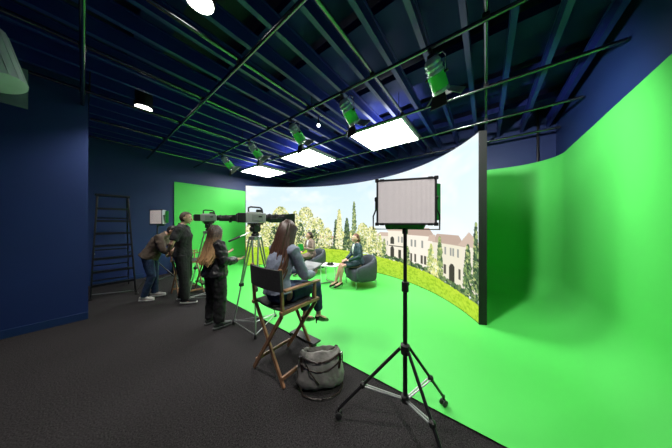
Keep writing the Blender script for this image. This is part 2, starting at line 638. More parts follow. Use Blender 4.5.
# ------------------------------------------------------------------ curved video wall
CX, CY, CR = 1.87, 3.65, 4.07
S0, S1, LZ0, LZ1 = -4.33, 4.40, 0.02, 3.06

def led_picture(ns, nz):
    rng = np.random.RandomState(7)
    s = np.linspace(S0, S1, ns)[None, :].repeat(nz, 0)
    z = np.linspace(LZ0, LZ1, nz)[:, None].repeat(ns, 1)
    def noise(fs, fz, seed):
        r = np.random.RandomState(seed)
        gs, gz = int(fs) + 2, int(fz) + 2
        g = r.rand(gz, gs)
        x = np.linspace(0, gs - 1.001, ns); y = np.linspace(0, gz - 1.001, nz)
        xi = x.astype(int); yi = y.astype(int)
        fx = (x - xi)[None, :]; fy = (y - yi)[:, None]
        fx = fx * fx * (3 - 2 * fx); fy = fy * fy * (3 - 2 * fy)
        a = g[yi][:, xi]; b = g[yi][:, xi + 1]; c = g[yi + 1][:, xi]; d = g[yi + 1][:, xi + 1]
        return (a * (1 - fx) + b * fx) * (1 - fy) + (c * (1 - fx) + d * fx) * fy
    t = np.clip((z - 1.2) / 1.9, 0, 1)[..., None]
    img = (1 - t) * np.array([.925, .955, .965]) + t * np.array([.80, .90, .965])
    cl = np.clip(0.55 * noise(9, 6, 1) + 0.3 * noise(22, 12, 2) + .15 * noise(50, 30, 3) - .42, 0, 1)[..., None] * 2.2
    img = img * (1 - cl) + np.array([.95, .96, .965]) * cl
    bl = np.exp(-((s - 0.4) / 1.6) ** 2)[..., None] * 0.35
    img = img * (1 - bl) + np.array([.80, .91, .97]) * bl
    ds = (S1 - S0) / (ns - 1); dz = (LZ1 - LZ0) / (nz - 1)
    def blob(cs, cz, r, c, asp=1.0):
        i0 = max(0, int((cs - r * asp - S0) / ds)); i1 = min(ns, int((cs + r * asp - S0) / ds) + 2)
        j0 = max(0, int((cz - r - LZ0) / dz)); j1 = min(nz, int((cz + r - LZ0) / dz) + 2)
        if i0 >= i1 or j0 >= j1:
            return
        m = ((s[j0:j1, i0:i1] - cs) / asp) ** 2 + (z[j0:j1, i0:i1] - cz) ** 2 < r * r
        img[j0:j1, i0:i1][m] = c
    def rect(a, b, c, d, colr):
        m = (s >= min(a, b)) & (s <= max(a, b)) & (z >= c) & (z <= d)
        img[m] = colr
    def quad(pts, colr):
        m = np.ones_like(s, bool)
        n = len(pts)
        area = sum(pts[i][0] * pts[(i + 1) % n][1] - pts[(i + 1) % n][0] * pts[i][1] for i in range(n))
        sg = 1 if area > 0 else -1
        for i in range(n):
            (ax_, az_), (bx_, bz_) = pts[i], pts[(i + 1) % n]
            m &= sg * ((bx_ - ax_) * (z - az_) - (bz_ - az_) * (s - ax_)) >= 0
        img[m] = colr
    YEL = [(.95, .93, .72), (.92, .90, .60), (.86, .86, .56), (.76, .79, .46), (.95, .95, .84), (.64, .69, .40), (.46, .53, .33)]
    GRN = [(.62, .69, .42), (.50, .60, .37), (.38, .49, .31), (.27, .38, .25), (.76, .79, .52)]
    DRK = [(.16, .27, .17), (.22, .34, .22), (.32, .43, .27), (.45, .54, .34), (.12, .2, .14)]
    def tree(cs, z0, z1, hw, pal, n, cone=0.0, r0=.012, r1=.036):
        for _ in range(int(n * 2.2)):
            v = rng.rand() ** 0.8
            w = hw * ((1 - v) ** .6 if cone else math.sqrt(max(0.02, 1 - (2 * v - .85) ** 2 * 0.75)))
            u = rng.uniform(-1, 1) * w
            k = rng.randint(len(pal))
            j = rng.uniform(.93, 1.05)
            blob(cs + u, z0 + (z1 - z0) * v, rng.uniform(r0, r1), np.clip(np.array(pal[k]) * j, 0, 1), rng.uniform(.7, 1.3))
    # low far bank
    for k in range(900):
        blob(rng.uniform(-1.2, 4.4), rng.uniform(.62, 1.0), rng.uniform(.03, .07), GRN[rng.randint(5)])
    for k in range(500):
        blob(rng.uniform(.2, 4.4), rng.uniform(.65, 1.35), rng.uniform(.03, .06), YEL[rng.randint(7)])
    # pale distant villa with columns
    rect(.55, 1.75, .72, 1.03, (.93, .90, .86))
    quad([(.5, 1.03), (1.8, 1.03), (1.5, 1.14), (.8, 1.14)], (.80, .68, .58))
    for k in range(11):
        rect(.6 + k * .105, .65 + k * .105, .72, .90, (.28, .27, .24))
    rect(.4, 1.9, .62, .74, (.27, .36, .2))
    # left grove
    for (cs, z1, hw, n) in [(4.2, 1.6, .35, 260), (3.75, 1.75, .33, 280), (3.12, 2.28, .42, 460), (2.55, 2.10, .16, 170), (2.12, 2.26, .42, 480), (1.62, 1.85, .3, 260), (1.22, 1.45, .2, 130), (2.8, 1.7, .4, 260), (3.5, 1.5, .4, 220)]:
        tree(cs, .68, z1, hw, YEL, n)
    for (cs, z1, hw, n) in [(2.35, 1.62, .2, 60), (3.35, 1.5, .2, 60), (2.9, 1.2, .25, 60), (1.8, 1.35, .2, 50)]:
        tree(cs, .7, z1, hw, DRK, n)
    tree(.86, .66, 1.75, .13, DRK, 170, 1)
    tree(.72, .66, 2.14, .17, YEL[:5] + GRN[:1], 300, 1)
    tree(.40, .66, 1.80, .17, DRK, 260, 1)
    tree(.10, .62, 2.38, .13, DRK[2:4] + GRN, 300, 1)
    tree(-.25, .62, 1.62, .27, YEL[1:6], 240)
    tree(-.62, .6, 1.5, .28, YEL, 240)
    tree(-.1, .6, 1.2, .3, GRN, 120)
    # villas
    CR_ = (.95, .92, .86); CR2 = (.91, .88, .81); RF = (.80, .71, .65); RF2 = (.74, .645, .59); WN = (.58, .59, .57); DK = (.22, .20, .18)
    rect(-1.35, -.85, .60, 1.22, CR2)
    quad([(-.80, 1.22), (-1.40, 1.22), (-1.36, 1.34), (-.95, 1.34)], RF)
    for a in (-.95, -1.1, -1.24):
        rect(a, a - .05, .95, 1.08, WN)
    rect(-2.9, -1.30, .50, 1.30, CR_)
    rect(-1.92, -1.28, .52, 1.40, (.94, .91, .84))
    quad([(-1.22, 1.40), (-1.98, 1.40), (-1.9, 1.56), (-1.4, 1.56)], RF)
    quad([(-1.85, 1.30), (-3.0, 1.30), (-2.8, 1.50), (-2.0, 1.50)], RF2)
    blob(-1.44, 1.15, .07, DK); rect(-1.37, -1.51, 1.0, 1.15, DK)
    rect(-1.30, -1.95, .935, .965, (.25, .23, .2))
    blob(-1.44, .86, .07, DK); rect(-1.37, -1.51, .6, .86, DK)
    for a in (-1.66, -1.78):
        rect(a, a - .06, 1.06, 1.24, WN); 
    rect(-1.68, -1.78, .62, .86, DK)
    for a in (-2.14, -2.27, -2.52):
        rect(a, a - .07, 1.0, 1.18, WN)
    for a in (-2.12, -2.27, -2.50, -2.62):
        rect(a, a - .07, .60, .82, (.30, .28, .25))
    rect(-4.33, -2.9, .40, 1.20, CR2)
    rect(-3.85, -3.05, .40, 1.22, (.91, .885, .80))
    quad([(-2.9, 1.18), (-3.95, 1.18), (-3.75, 1.38), (-3.05, 1.38)], RF2)
    quad([(-3.72, 1.20), (-4.33, 1.20), (-4.33, 1.30), (-4.05, 1.46)], RF)
    quad([(-3.0, 1.2), (-2.75, 1.2), (-2.8, 1.34), (-3.0, 1.36)], RF)
    for a in (-3.3, -3.47, -3.55, -3.70):
        rect(a, a - .06, .96, 1.12, WN)
    blob(-3.54, .72, .085, DK); rect(-3.455, -3.625, .42, .72, DK)
    for a in (-3.28, -3.74):
        rect(a, a - .07, .55, .75, (.33, .31, .28))
    # hedge and garden trees
    gt = lambda q: np.interp(q, [-4.33, -3.5, -2.82, -1.74, -.76, .48, 1.94, 4.4], [.30, .34, .42, .50, .55, .63, .68, .71])
    for k in range(420):
        q = rng.uniform(-4.33, -.7)
        blob(q, gt(q) + rng.uniform(-.02, .10), rng.uniform(.02, .045), DRK[rng.randint(4)])
    tree(-.95, .55, 1.28, .13, YEL[1:6], 90, 1)
    tree(-1.13, .55, 1.12, .1, GRN, 60, 1)
    tree(-2.02, .5, .98, .09, GRN, 50, 1)
    tree(-2.86, .42, 1.12, .17, YEL[1:6] + GRN[:2], 150, 1)
    tree(-3.15, .42, 1.30, .11, GRN + DRK[2:4], 150, 1)
    tree(-4.02, .35, 1.22, .16, DRK + GRN, 190, 1)
    tree(-4.25, .30, 1.60, .10, GRN + DRK, 170, 1)
    tree(-3.0, .40, .8, .1, YEL[1:5], 50)
    # lawn
    gz = gt(s) + (noise(160, 3, 9) - .5) * .03
    gm = z < gz
    dpt = np.clip((gz - z) / .55, 0, 1)
    st = noise(110, 90, 11) * .5 + noise(330, 120, 12) * .5
    g = np.stack([.66 + .14 * st - .10 * dpt, .80 + .10 * st - .03 * dpt, .13 + .13 * st], -1)
    dark = (st < .40)[..., None] & (dpt > .1)[..., None]
    g = np.where(dark, g * np.array([.88, .93, .8]), g)
    img[gm] = g[gm]
    img = np.clip(img, 0, 1)
    return np.where(img <= .04045, img / 12.92, ((img + .055) / 1.055) ** 2.4)


def arc(s, r):
    a = s / CR
    return CX + r * math.cos(a), CY + r * math.sin(a)


def video_wall():
    t = thing('video_wall', 'tall curved video wall showing lawn, trees and villas under pale sky', 'video wall', (CX + CR, CY, 0))
    off = Vector((CX + CR, CY, 0))
    ns, nz = 660, 232
    pic = led_picture(ns, nz)
    ss = np.linspace(S0, S1, ns); zz = np.linspace(LZ0, LZ1, nz)
    X = CX + CR * np.cos(ss / CR) - off.x; Y = CY + CR * np.sin(ss / CR) - off.y
    co = np.zeros((nz, ns, 3))
    co[..., 0] = X[None]; co[..., 1] = Y[None]; co[..., 2] = zz[:, None]
    idx = np.arange(nz * ns).reshape(nz, ns)
    fq = np.stack([idx[:-1, :-1], idx[1:, :-1], idx[1:, 1:], idx[:-1, 1:]], -1).reshape(-1, 4)
    me = bpy.data.meshes.new('screen')
    me.vertices.add(nz * ns)
    me.vertices.foreach_set('co', co.reshape(-1))
    me.loops.add(fq.size)
    me.loops.foreach_set('vertex_index', fq.reshape(-1))
    me.polygons.add(len(fq))
    me.polygons.foreach_set('loop_start', np.arange(0, fq.size, 4))
    me.polygons.foreach_set('loop_total', np.full(len(fq), 4))
    me.update(calc_edges=True)
    at = me.color_attributes.new('picture', 'FLOAT_COLOR', 'POINT')
    at.data.foreach_set('color', np.concatenate([pic, np.ones((nz, ns, 1))], -1).reshape(-1))
    m = bpy.data.materials.new('screen_picture')
    m.use_nodes = True
    nt = m.node_tree
    b = nt.nodes['Principled BSDF']
    b.inputs['Base Color'].default_value = (0.01, 0.01, 0.01, 1)
    b.inputs['Roughness'].default_value = 0.7
    b.inputs['Specular IOR Level'].default_value = 0.1
    a = nt.nodes.new('ShaderNodeAttribute')
    a.attribute_name = 'picture'
    nt.links.new(a.outputs['Color'], b.inputs['Emission Color'])
    b.inputs['Emission Strength'].default_value = LED_E
    me.materials.append(m)
    o = bpy.data.objects.new('screen', me)
    col.objects.link(o)
    o.parent = t
    o['label'] = 'lawn, villas and trees shown on the curved screen'
    # back shell
    mb = MB()
    n = 60
    vs_, fs = [], []
    for i in range(n + 1):
        q = S0 + (S1 - S0) * i / n
        xi, yi = arc(q, CR + 0.004); xo, yo = arc(q, CR + 0.10)
        for (x, y) in ((xi, yi), (xo, yo)):
            vs_.append((x - off.x, y - off.y, 0.006)); vs_.append((x - off.x, y - off.y, LZ1 + 0.01))
    for i in range(n):
        a0, a1 = i * 4, i * 4 + 4
        fs += [(a0, a0 + 1, a1 + 1, a1), (a0 + 2, a1 + 2, a1 + 3, a0 + 3), (a0 + 1, a0 + 3, a1 + 3, a1 + 1), (a0, a1, a1 + 2, a0 + 2)]
    fs += [(0, 2, 3, 1), (n * 4, n * 4 + 1, n * 4 + 3, n * 4 + 2)]
    mb.add(vs_, fs)
    mb.build('back_shell', black, t, ang=30)
    for q in (S0 - 0.008, S1 + 0.008):
        p, r_ = V(*arc(q, CR - 0.004), 0) - off, V(*arc(q, CR + 0.11), 0) - off
        tr = MB()
        tr.beam((p + r_) / 2 + V(0, 0, 0.006), (p + r_) / 2 + V(0, 0, LZ1 + 0.015), 0.016, (r_ - p).length, r_ - p)
        tr.build('edge_trim', mat('matt_black', (0.003, 0.003, 0.003), 0.7, var=0), t, smooth=False)


video_wall()
# ------------------------------------------------------------------ stand lights
honey = mat('panel_face_added_glow', (0.62, 0.58, 0.57), 0.55, var=0.10, scale=160, emit=(0.62, 0.58, 0.575), estr=0.60)  # lamp is off; glow added to make its face brighter
house = mat('panel_housing', (0.50, 0.52, 0.52), 0.28, 1.0, var=0.04)


def stand_light(label, loc, feet, face_rz, foot_h=0.075):
    t = thing('stand_light', label, 'studio light', loc, 0, 'square light panels on stands')
    hub, low, mid, top = 0.60, 0.20, 1.10, 1.56
    p = MB()
    p.tube([(0, 0, low - 0.03), (0, 0, mid)], 0.0175, 14)
    p.tube([(0, 0, mid), (0, 0, top)], 0.0145, 14)
    p.build('pole', black_metal, t)
    MB().lathe([(0.018, -0.045), (0.028, -0.04), (0.028, 0.035), (0.018, 0.04)], (0, 0, mid), (0, 0, 1), 16).box((0.03, 0.0, mid), (0.04, 0.024, 0.03)).build('collar', black, t)
    MB().tube([(0.045, 0, mid), (0.075, 0, mid)], 0.014, 10).build('knob', black, t)
    hb = MB().lathe([(0.02, -0.05), (0.034, -0.04), (0.036, 0.03), (0.02, 0.04)], (0, 0, hub), (0, 0, 1), 16)
    lb = MB().lathe([(0.02, -0.03), (0.03, -0.025), (0.03, 0.025), (0.02, 0.03)], (0, 0, low), (0, 0, 1), 16)
    hb.build('upper_hub', black, t)
    lb.build('lower_hub', black, t)
    for (fx, fy) in feet:
        d = V(fx, fy, 0).normalized()
        a = d * 0.04 + V(0, 0, hub)
        e = V(fx, fy, foot_h)
        m_ = a.lerp(e, 0.60)
        lg = MB()
        lg.tube([a, e], 0.0125, 10)
        lg = lg.build('leg', black_metal, t)
        MB().ball(m_, (0.024, 0.024, 0.026), 10, 7).box(m_, (0.04, 0.03, 0.035)).build('joint', black, lg, bevel=0.004)
        s_ = d.cross(V(0, 0, 1))
        for sg in (-1, 1):
            MB().tube([d * 0.03 + s_ * (0.008 * sg) + V(0, 0, low), m_ + s_ * (0.012 * sg)], 0.0065, 8).build('brace', alu, t)
        # caster: stem, fork, two wheels
        c = e
        cs = MB()
        cs.tube([c + V(0, 0, 0.02), c - V(0, 0, 0.025)], 0.010, 8)
        cs.box(c - V(0, 0, 0.030), (0.03, 0.03, 0.018))
        cs = cs.build('caster', black, t, bevel=0.003)
        for sg in (-1, 1):
            w0 = V(e.x, e.y, 0.029) + s_ * (0.008 * sg)
            MB().lathe([(0.006, 0), (0.024, 0.002), (0.028, 0.006), (0.028, 0.012), (0.022, 0.016), (0.008, 0.016)], w0, s_ * sg, 16).build('wheel', mat('caster_rubber', (0.03, 0.03, 0.032), 0.5, var=0.1), cs)
    # lamp head, face looks along local -Y rotated by face_rz
    M = Matrix.Translation(V(0, 0, 1.775)) @ Matrix.Rotation(face_rz, 4, 'Z')
    W, H = 0.43, 0.345
    hd = MB()
    a, b = W / 2 + 0.004, H / 2 + 0.004
    a2, b2 = W / 2 - 0.035, H / 2 - 0.03
    vs_ = []
    for (y, aa, bb) in ((-0.03, a, b), (0.045, a, b), (0.105, a2, b2)):
        vs_ += [(-aa, y, -bb), (aa, y, -bb), (aa, y, bb), (-aa, y, bb)]
    fs = [(0, 1, 2, 3), (11, 10, 9, 8)]
    for i in (0, 4):
        for k in range(4):
            l = (k + 1) % 4
            fs.append((i + k, i + 4 + k, i + 4 + l, i + l))
    hd.add(vs_, fs)
    head = hd.build('lamp_housing', house, t, bevel=0.006, tf=M)
    MB().box((0, 0.125, -0.02), (0.20, 0.05, 0.16)).build('power_box', house, t, bevel=0.006, tf=M)
    MB().box((0, -0.034, 0), (W - 0.012, 0.008, H - 0.012)).build('light_panel', honey, t, tf=M, smooth=False)
    ln = MB()
    for k in range(1, 48):
        ln.box((-W / 2 + k * W / 48, -0.040, 0), (0.0012, 0.004, H - 0.014))
    ln = ln.build('louver', mat('louver_grey', (0.54, 0.50, 0.49), 0.6, var=0.05), t, tf=M, smooth=False)
    ln['kind'] = 'stuff'
    for (px_, pz_, sx, sz) in ((0, b, W + 0.01, 0.012), (0, -b, W + 0.01, 0.012), (a, 0, 0.010, H + 0.01), (-a, 0, 0.010, H + 0.01)):
        MB().box((px_, -0.035, pz_), (sx, 0.016, sz)).build('frame_bar', black, t, tf=M, bevel=0.002)
    for sx in (-1, 1):
        for sz in (-1, 1):
            MB().box((sx * a, -0.035, sz * b), (0.030, 0.026, 0.026)).box((sx * (a - 0.04), -0.037, sz * b), (0.036, 0.022, 0.020)).build('corner_clip', black, t, tf=M, bevel=0.004)
    gel = mat('green_gel', (0.012, 0.22, 0.03), 0.35, var=0.05)
    for sx in (1,):
        f_ = MB().add([(sx * a * 0.98, 0.045, -b * .86), (sx * (a + 0.055), 0.075, -b * .80), (sx * (a + 0.055), 0.075, b * .84), (sx * a * 0.98, 0.045, b * .86),
                       (sx * a * 0.98, 0.050, -b * .86), (sx * (a + 0.055), 0.080, -b * .80), (sx * (a + 0.055), 0.080, b * .84), (sx * a * 0.98, 0.050, b * .86)],
                      [(0, 1, 2, 3), (7, 6, 5, 4), (0, 4, 5, 1), (1, 5, 6, 2), (2, 6, 7, 3), (3, 7, 4, 0)])
        f_.build('gel_flap', gel, t, tf=M, smooth=False, label='green side flap')
    MB().add([(-.165, 0.045, -b * .98), (.165, 0.045, -b * .98), (.150, 0.085, -b - 0.042), (-.150, 0.085, -b - 0.042),
              (-.165, 0.050, -b * .98), (.165, 0.050, -b * .98), (.150, 0.090, -b - 0.042), (-.150, 0.090, -b - 0.042)],
             [(0, 1, 2, 3), (7, 6, 5, 4), (0, 4, 5, 1), (1, 5, 6, 2), (2, 6, 7, 3), (3, 7, 4, 0)]).build('gel_flap', gel, t, tf=M, smooth=False, label='green bottom flap')
    yk = MB()
    q = a + 0.022
    yk.tube([(-a - 0.012, 0.01, 0.05), (-a - 0.014, 0.01, -0.06), (-q - 0.012, 0.01, -0.11), (-q - 0.012, 0.01, -H / 2 - 0.045),
             (q + 0.012, 0.01, -H / 2 - 0.045), (q + 0.012, 0.01, -0.11), (a + 0.014, 0.01, -0.06), (a + 0.012, 0.01, 0.05)], 0.0065, 8)
    yk.build('yoke', black_metal, t, tf=M)
    for sx in (-1, 1):
        MB().tube([(sx * a, 0.01, 0.03), (sx * (a + 0.022), 0.01, 0.03)], 0.016, 10).build('tilt_knob', black, t, tf=M)
    MB().lathe([(0.014, 0), (0.022, 0.005), (0.022, 0.045), (0.012, 0.05)], (0, 0.01, -H / 2 - 0.085), (0, 0, 1), 12).build('spigot', black, t, tf=M)
    return t


ss = stand_light('black wheeled stand with a large square light panel beside the grey bag', (1.58, 0.515, 0), [(-0.29, 0.45), (0.36, -0.22), (-0.28, -0.37)], R(-68))
stand_light('grey-faced light panel on a stand between the ladder and the green wall', (1.15, 6.55, 0), [(-0.40, -0.27), (0.42, -0.2), (0.0, 0.48)], R(-70))

# ------------------------------------------------------------------ director chairs (front = +Y)
def director_chair(label, loc, rz):
    t = thing('director_chair', label, 'chair', loc, rz, 'tall wooden director chairs')
    W, D = 0.25, 0.235       # half width, half depth
    sz = 0.735
    for y in (-D, D):
        MB().beam((-W, y - 0.011, 0.0), (W, y - 0.011, sz - 0.02), 0.022, 0.040, (1, 0, 0)).build('leg', wood, t, smooth=False, bevel=0.004)
        MB().beam((W, y + 0.011, 0.0), (-W, y + 0.011, sz - 0.02), 0.022, 0.040, (1, 0, 0)).build('leg', wood, t, smooth=False, bevel=0.004)
    for sx in (-1, 1):
        MB().box((sx * W, 0, sz), (0.045, 0.53, 0.036)).build('seat_rail', wood, t, smooth=False, bevel=0.005)
        MB().box((sx * (W - 0.02), 0, 0.085), (0.022, 2 * D, 0.035)).build('stretcher', wood, t, smooth=False, bevel=0.004)
        MB().box((sx * (W + 0.005), 0.02, 0.945), (0.055, 0.50, 0.024)).build('armrest', wood, t, smooth=False, bevel=0.008)
        MB().beam((sx * W, -D - 0.005, sz), (sx * W, -D - 0.03, 1.165), 0.030, 0.030, (1, 0, 0)).build('back_post', wood, t, smooth=False, bevel=0.005)
        MB().box((sx * W, D - 0.03, (sz + 0.945) / 2), (0.030, 0.030, 0.945 - sz)).build('arm_post', wood, t, smooth=False, bevel=0.005)
    # seat sling with a slight sag
    mb = MB()
    n = 10
    vs_, fs = [], []
    for k, dz in ((0, 0.012), (1, 0.0)):
        for i in range(n + 1):
            x = -W + 2 * W * i / n
            sag = 0.030 * (1 - (x / W) ** 2)
            for y in (-0.225, 0.225):
                vs_.append((x, y, sz + 0.012 - sag + dz))
    o = 2 * (n + 1)
    for i in range(n):
        fs += [(2 * i, 2 * i + 2, 2 * i + 3, 2 * i + 1), (o + 2 * i, o + 2 * i + 1, o + 2 * i + 3, o + 2 * i + 2),
               (2 * i, o + 2 * i, o + 2 * i + 2, 2 * i + 2), (2 * i + 1, 2 * i + 3, o + 2 * i + 3, o + 2 * i + 1)]
    fs += [(0, 1, o + 1, o), (2 * n, o + 2 * n, o + 2 * n + 1, 2 * n + 1)]
    mb.add(vs_, fs)
    mb.build('seat', canvas, t)
    mb = MB()
    vs_, fs = [], []
    for k in (0, 1):
        for i in range(n + 1):
            x = -W - 0.016 + (2 * W + 0.032) * i / n
            y = -D - 0.035 - 0.035 * (1 - (x / (W + 0.016)) ** 2) - (0.014 if k else -0.014)
            vs_ += [(x, y + 0.012, 0.945), (x, y - 0.003, 1.155)]
    for i in range(n):
        fs += [(2 * i, 2 * i + 1, 2 * i + 3, 2 * i + 2), (o + 2 * i, o + 2 * i + 2, o + 2 * i + 3, o + 2 * i + 1),
               (2 * i, 2 * i + 2, o + 2 * i + 2, o + 2 * i), (2 * i + 1, o + 2 * i + 1, o + 2 * i + 3, 2 * i + 3)]
    fs += [(0, o, o + 1, 1), (2 * n, 2 * n + 1, o + 2 * n + 1, o + 2 * n)]
    mb.add(vs_, fs)
    mb.build('backrest', canvas, t)
    MB().box((0, D + 0.05, 0.185), (2 * W - 0.06, 0.12, 0.018)).build('footrest', black, t, bevel=0.005)
    MB().box((-0.2, D + 0.01, 0.17), (0.03, 0.06, 0.03)).build('footrest_bracket', black, t, bevel=0.003)
    MB().box((0.2, D + 0.01, 0.17), (0.03, 0.06, 0.03)).build('footrest_bracket', black, t, bevel=0.003)
    return t


director_chair('tall wooden director chair with black canvas, under the woman in the blue-grey blazer', (1.42, 1.81, 0), R(-90))
director_chair('tall wooden director chair standing behind the man in black', (1.50, 5.53, 0), R(-90))

# ------------------------------------------------------------------ grey tote bag
def bag():
    t = thing('tote_bag', 'slouchy grey leather tote bag with dark brown handles on the carpet', 'bag', (1.46, 1.32, 0), R(37.57 - 90 + 8))
    leather = mat('grey_leather', (0.25, 0.24, 0.225), 0.42, var=0.22, scale=9, bump=0.35, bscale=38)
    dleather = mat('dark_brown_leather', (0.022, 0.012, 0.009), 0.38, var=0.2)
    b = MB().stack([(0.0, .17, .07, 0, 0, 4), (0.012, .20, .095, 0, 0, 4), (0.06, .236, .120, 0, 0, 3.2), (0.15, .232, .118, 0, -.008, 2.8), (0.23, .215, .095, 0, 0, 2.6),
                    (0.30, .205, .066, 0.0, 0.005, 2.4), (0.335, .195, .050, 0.0, 0.012, 2.3), (0.345, .18, .040, 0, .014, 2.3), (0.30, .165, .030, 0, .014, 2.3), (0.25, .15, .02, 0, .014, 2.3)], 36)
    b.build('bag_body', leather, t, sub=2, disp=0.03, dscale=0.075)
    for (y, dr, w) in ((-0.075, 0.055, .185), (0.052, 0.045, .17)):
        pts = []
        for i in range(13):
            u = -1 + 2 * i / 12
            pts.append((u * w, y - 0.02 * (1 - u * u), 0.335 - dr * (1 - u * u) * 1.2))
        MB().tube(pts, 0.010, 8).build('handle', dleather, t)
        for sx in (-1, 1):
            MB().tube([(sx * w, y, 0.335), (sx * (w + .004), y * 0.95, 0.27), (sx * (w - .01), y * 1.2, 0.20)], [(0.012, .006)] * 3, 8).build('handle_tab', dleather, t)
    pts = [(-0.20 + 0.04 * i, -0.075 - 0.036 * (1 - ((i - 5) / 5) ** 2), 0.275 - 0.085 * (1 - ((i - 5) / 5) ** 2)) for i in range(11)]
    MB().tube(pts, 0.007, 8).build('front_strap', dleather, t)
    MB().tube([(-0.17, -0.05, 0.30), (-0.10, -.128, 0.20), (-0.02, -.13, 0.09)], 0.005, 6).build('seam_cord', dleather, t)
    pts = [(-0.20, -0.08, 0.05), (-0.17, -0.13, 0.008), (-0.09, -0.175, 0.006), (0.0, -0.195, 0.006), (0.09, -0.18, 0.006), (0.17, -0.14, 0.006), (0.215, -0.07, 0.02), (0.225, 0.0, 0.15), (0.222, 0, .29)]
    MB().tube(pts, 0.0055, 8).build('shoulder_strap', dleather, t)
    ring = [(0.224, 0.02 + 0.022 * math.cos(a * math.pi / 6), 0.26 + 0.022 * math.sin(a * math.pi / 6)) for a in range(12)]
    MB().tube(ring, 0.0035, 6, side=(1, 0, 0), closed=True).build('ring', chrome, t)
    for (x, y) in ((0.2, -.06), (-.2, -.06)):
        MB().ball((x, y - .005, 0.325), 0.010, 10, 6).build('stud', chrome, t)


bag()

# ------------------------------------------------------------------ step ladder
def ladder():
    t = thing('step_ladder', 'tall black step ladder in the recess against the navy wall', 'ladder', (0.435, 6.60, 0), 0)
    lm = mat('ladder_black', (0.008, 0.009, 0.010), 0.35, 0.3, var=0.15)
    Ht, wb, wt, yb, yt = 2.24, 0.335, 0.235, 0.0, 0.27
    def at(z):
        u = z / Ht
        return wb + (wt - wb) * u, yb + (yt - yb) * u
    for sx in (-1, 1):
        MB().beam((sx * wb, yb, 0.0), (sx * wt, yt, Ht), 0.028, 0.075, (0, 1, 0)).build('front_rail', lm, t, smooth=False, bevel=0.004)
        MB().beam((sx * (wb - 0.02), 0.98, 0.0), (sx * (wt - 0.01), yt + 0.08, Ht - 0.03), 0.024, 0.05, (0, 1, 0)).build('rear_rail', lm, t, smooth=False, bevel=0.004)
        MB().box((sx * wb, yb, 0.015), (0.04, 0.09, 0.03)).build('foot', black, t, bevel=0.004)
        MB().box((sx * (wb - 0.02), 0.98, 0.015), (0.035, 0.07, 0.03)).build('foot', black, t, bevel=0.004)
        w, y = at(0.95)
        MB().beam((sx * (w - 0.02), y + 0.03, 0.95), (sx * (wb - 0.05), 0.70, 0.86), 0.006, 0.02).build('spreader', alu, t, smooth=False)
    for k in range(7):
        z = 0.29 + 0.278 * k
        w, y = at(z)
        st = MB().box((0, y, z), (2 * w - 0.02, 0.095, 0.022)).box((0, y - 0.044, z - 0.014), (2 * w - 0.02, 0.006, 0.045))
        st.build('step', lm, t, smooth=False)
    for k in range(5):
        z = 0.22 + 0.38 * k
        u = z / (Ht - .03)
        y = 0.98 + (yt + 0.08 - 0.98) * u
        w = (wb - 0.02) + (wt - 0.01 - wb + 0.02) * u
        MB().beam((-w, y, z), (w, y, z), 0.02, 0.03).build('rear_bar', lm, t, smooth=False)
    MB().box((0, yt + 0.03, Ht + 0.012), (2 * wt + 0.07, 0.20, 0.045)).build('top_cap', lm, t, bevel=0.008)
    MB().beam((-wb + .01, .04, 0.10), (wb - .01, .04, 0.02), 0.012, 0.012).build('floor_brace', alu, t, smooth=False)


ladder()

# ------------------------------------------------------------------ tripods and cameras
def tripod(label, loc, rz, hub_z, foot_r, handle):
    t = thing('camera_tripod', label, 'tripod', loc, rz, 'broadcast camera tripods')
    hub = V(0, 0, hub_z)
    feet = []
    for k in range(3):
        a = R(120 * k)
        d = V(math.cos(a), math.sin(a), 0)
        s_ = V(-d.y, d.x, 0)
        f = d * foot_r
        feet.append(f)
        top = hub + d * 0.075 + V(0, 0, -0.02)
        end = V(f.x, f.y, 0.03)
        midp = top.lerp(end, 0.55)
        lg = MB()
        for sg in (-1, 1):
            lg.tube([top + s_ * (0.045 * sg), midp + s_ * (0.022 * sg)], 0.0125, 10)
        lg.box(top, (0.05, 0.05, 0.04))
        lg.box(midp, (0.05, 0.05, 0.045))
        lg.tube([top.lerp(end, 0.42), end], 0.011, 10)
        lg = lg.build('leg', alu, t)
        MB().box(midp, (0.058, 0.058, 0.05)).build('leg_clamp', black, lg, bevel=0.006)
        MB().lathe([(0.010, 0.05), (0.018, 0.035), (0.022, 0.0)], (f.x, f.y, 0.0), (0, 0, 1), 12).build('rubber_foot', black, lg)
    for k in range(3):
        f = feet[k]
        c = V(0, 0, 0.055)
        MB().tube([c, V(f.x, f.y, 0.06)], 0.009, 8).build('spreader_arm', alu, t)
        g = feet[(k + 1) % 3]
        MB().tube([V(f.x, f.y, 0.045), V(g.x, g.y, 0.045)], 0.006, 8).build('spreader_bar', alu, t)
    MB().lathe([(0.05, -0.05), (0.085, -0.045), (0.095, 0.0), (0.07, 0.012)], hub, (0, 0, 1), 20).build('bowl', alu, t)
    hd = MB().lathe([(0.06, 0.01), (0.06, 0.05), (0.045, 0.055), (0.045, 0.08)], hub, (0, 0, 1), 18)
    hd.box(hub + V(0, 0, 0.12), (0.10, 0.11, 0.09)).box(hub + V(0, 0, 0.175), (0.085, 0.17, 0.025))
    for sx in (-1, 1):
        hd.tube([hub + V(0.05 * sx, 0, 0.12), hub + V(0.078 * sx, 0, 0.12)], 0.036, 16)
    hd.build('fluid_head', black, t, bevel=0.004)
    h0 = hub + V(0.06, -0.02, 0.13)
    h1 = h0 + V(*handle)
    hn = MB().tube([h0, h0.lerp(h1, 0.7)], 0.0085, 8).build('pan_handle', alu, t)
    MB().tube([h0.lerp(h1, 0.68), h1], 0.015, 10, rnd=True).build('grip', black, hn)
    return t


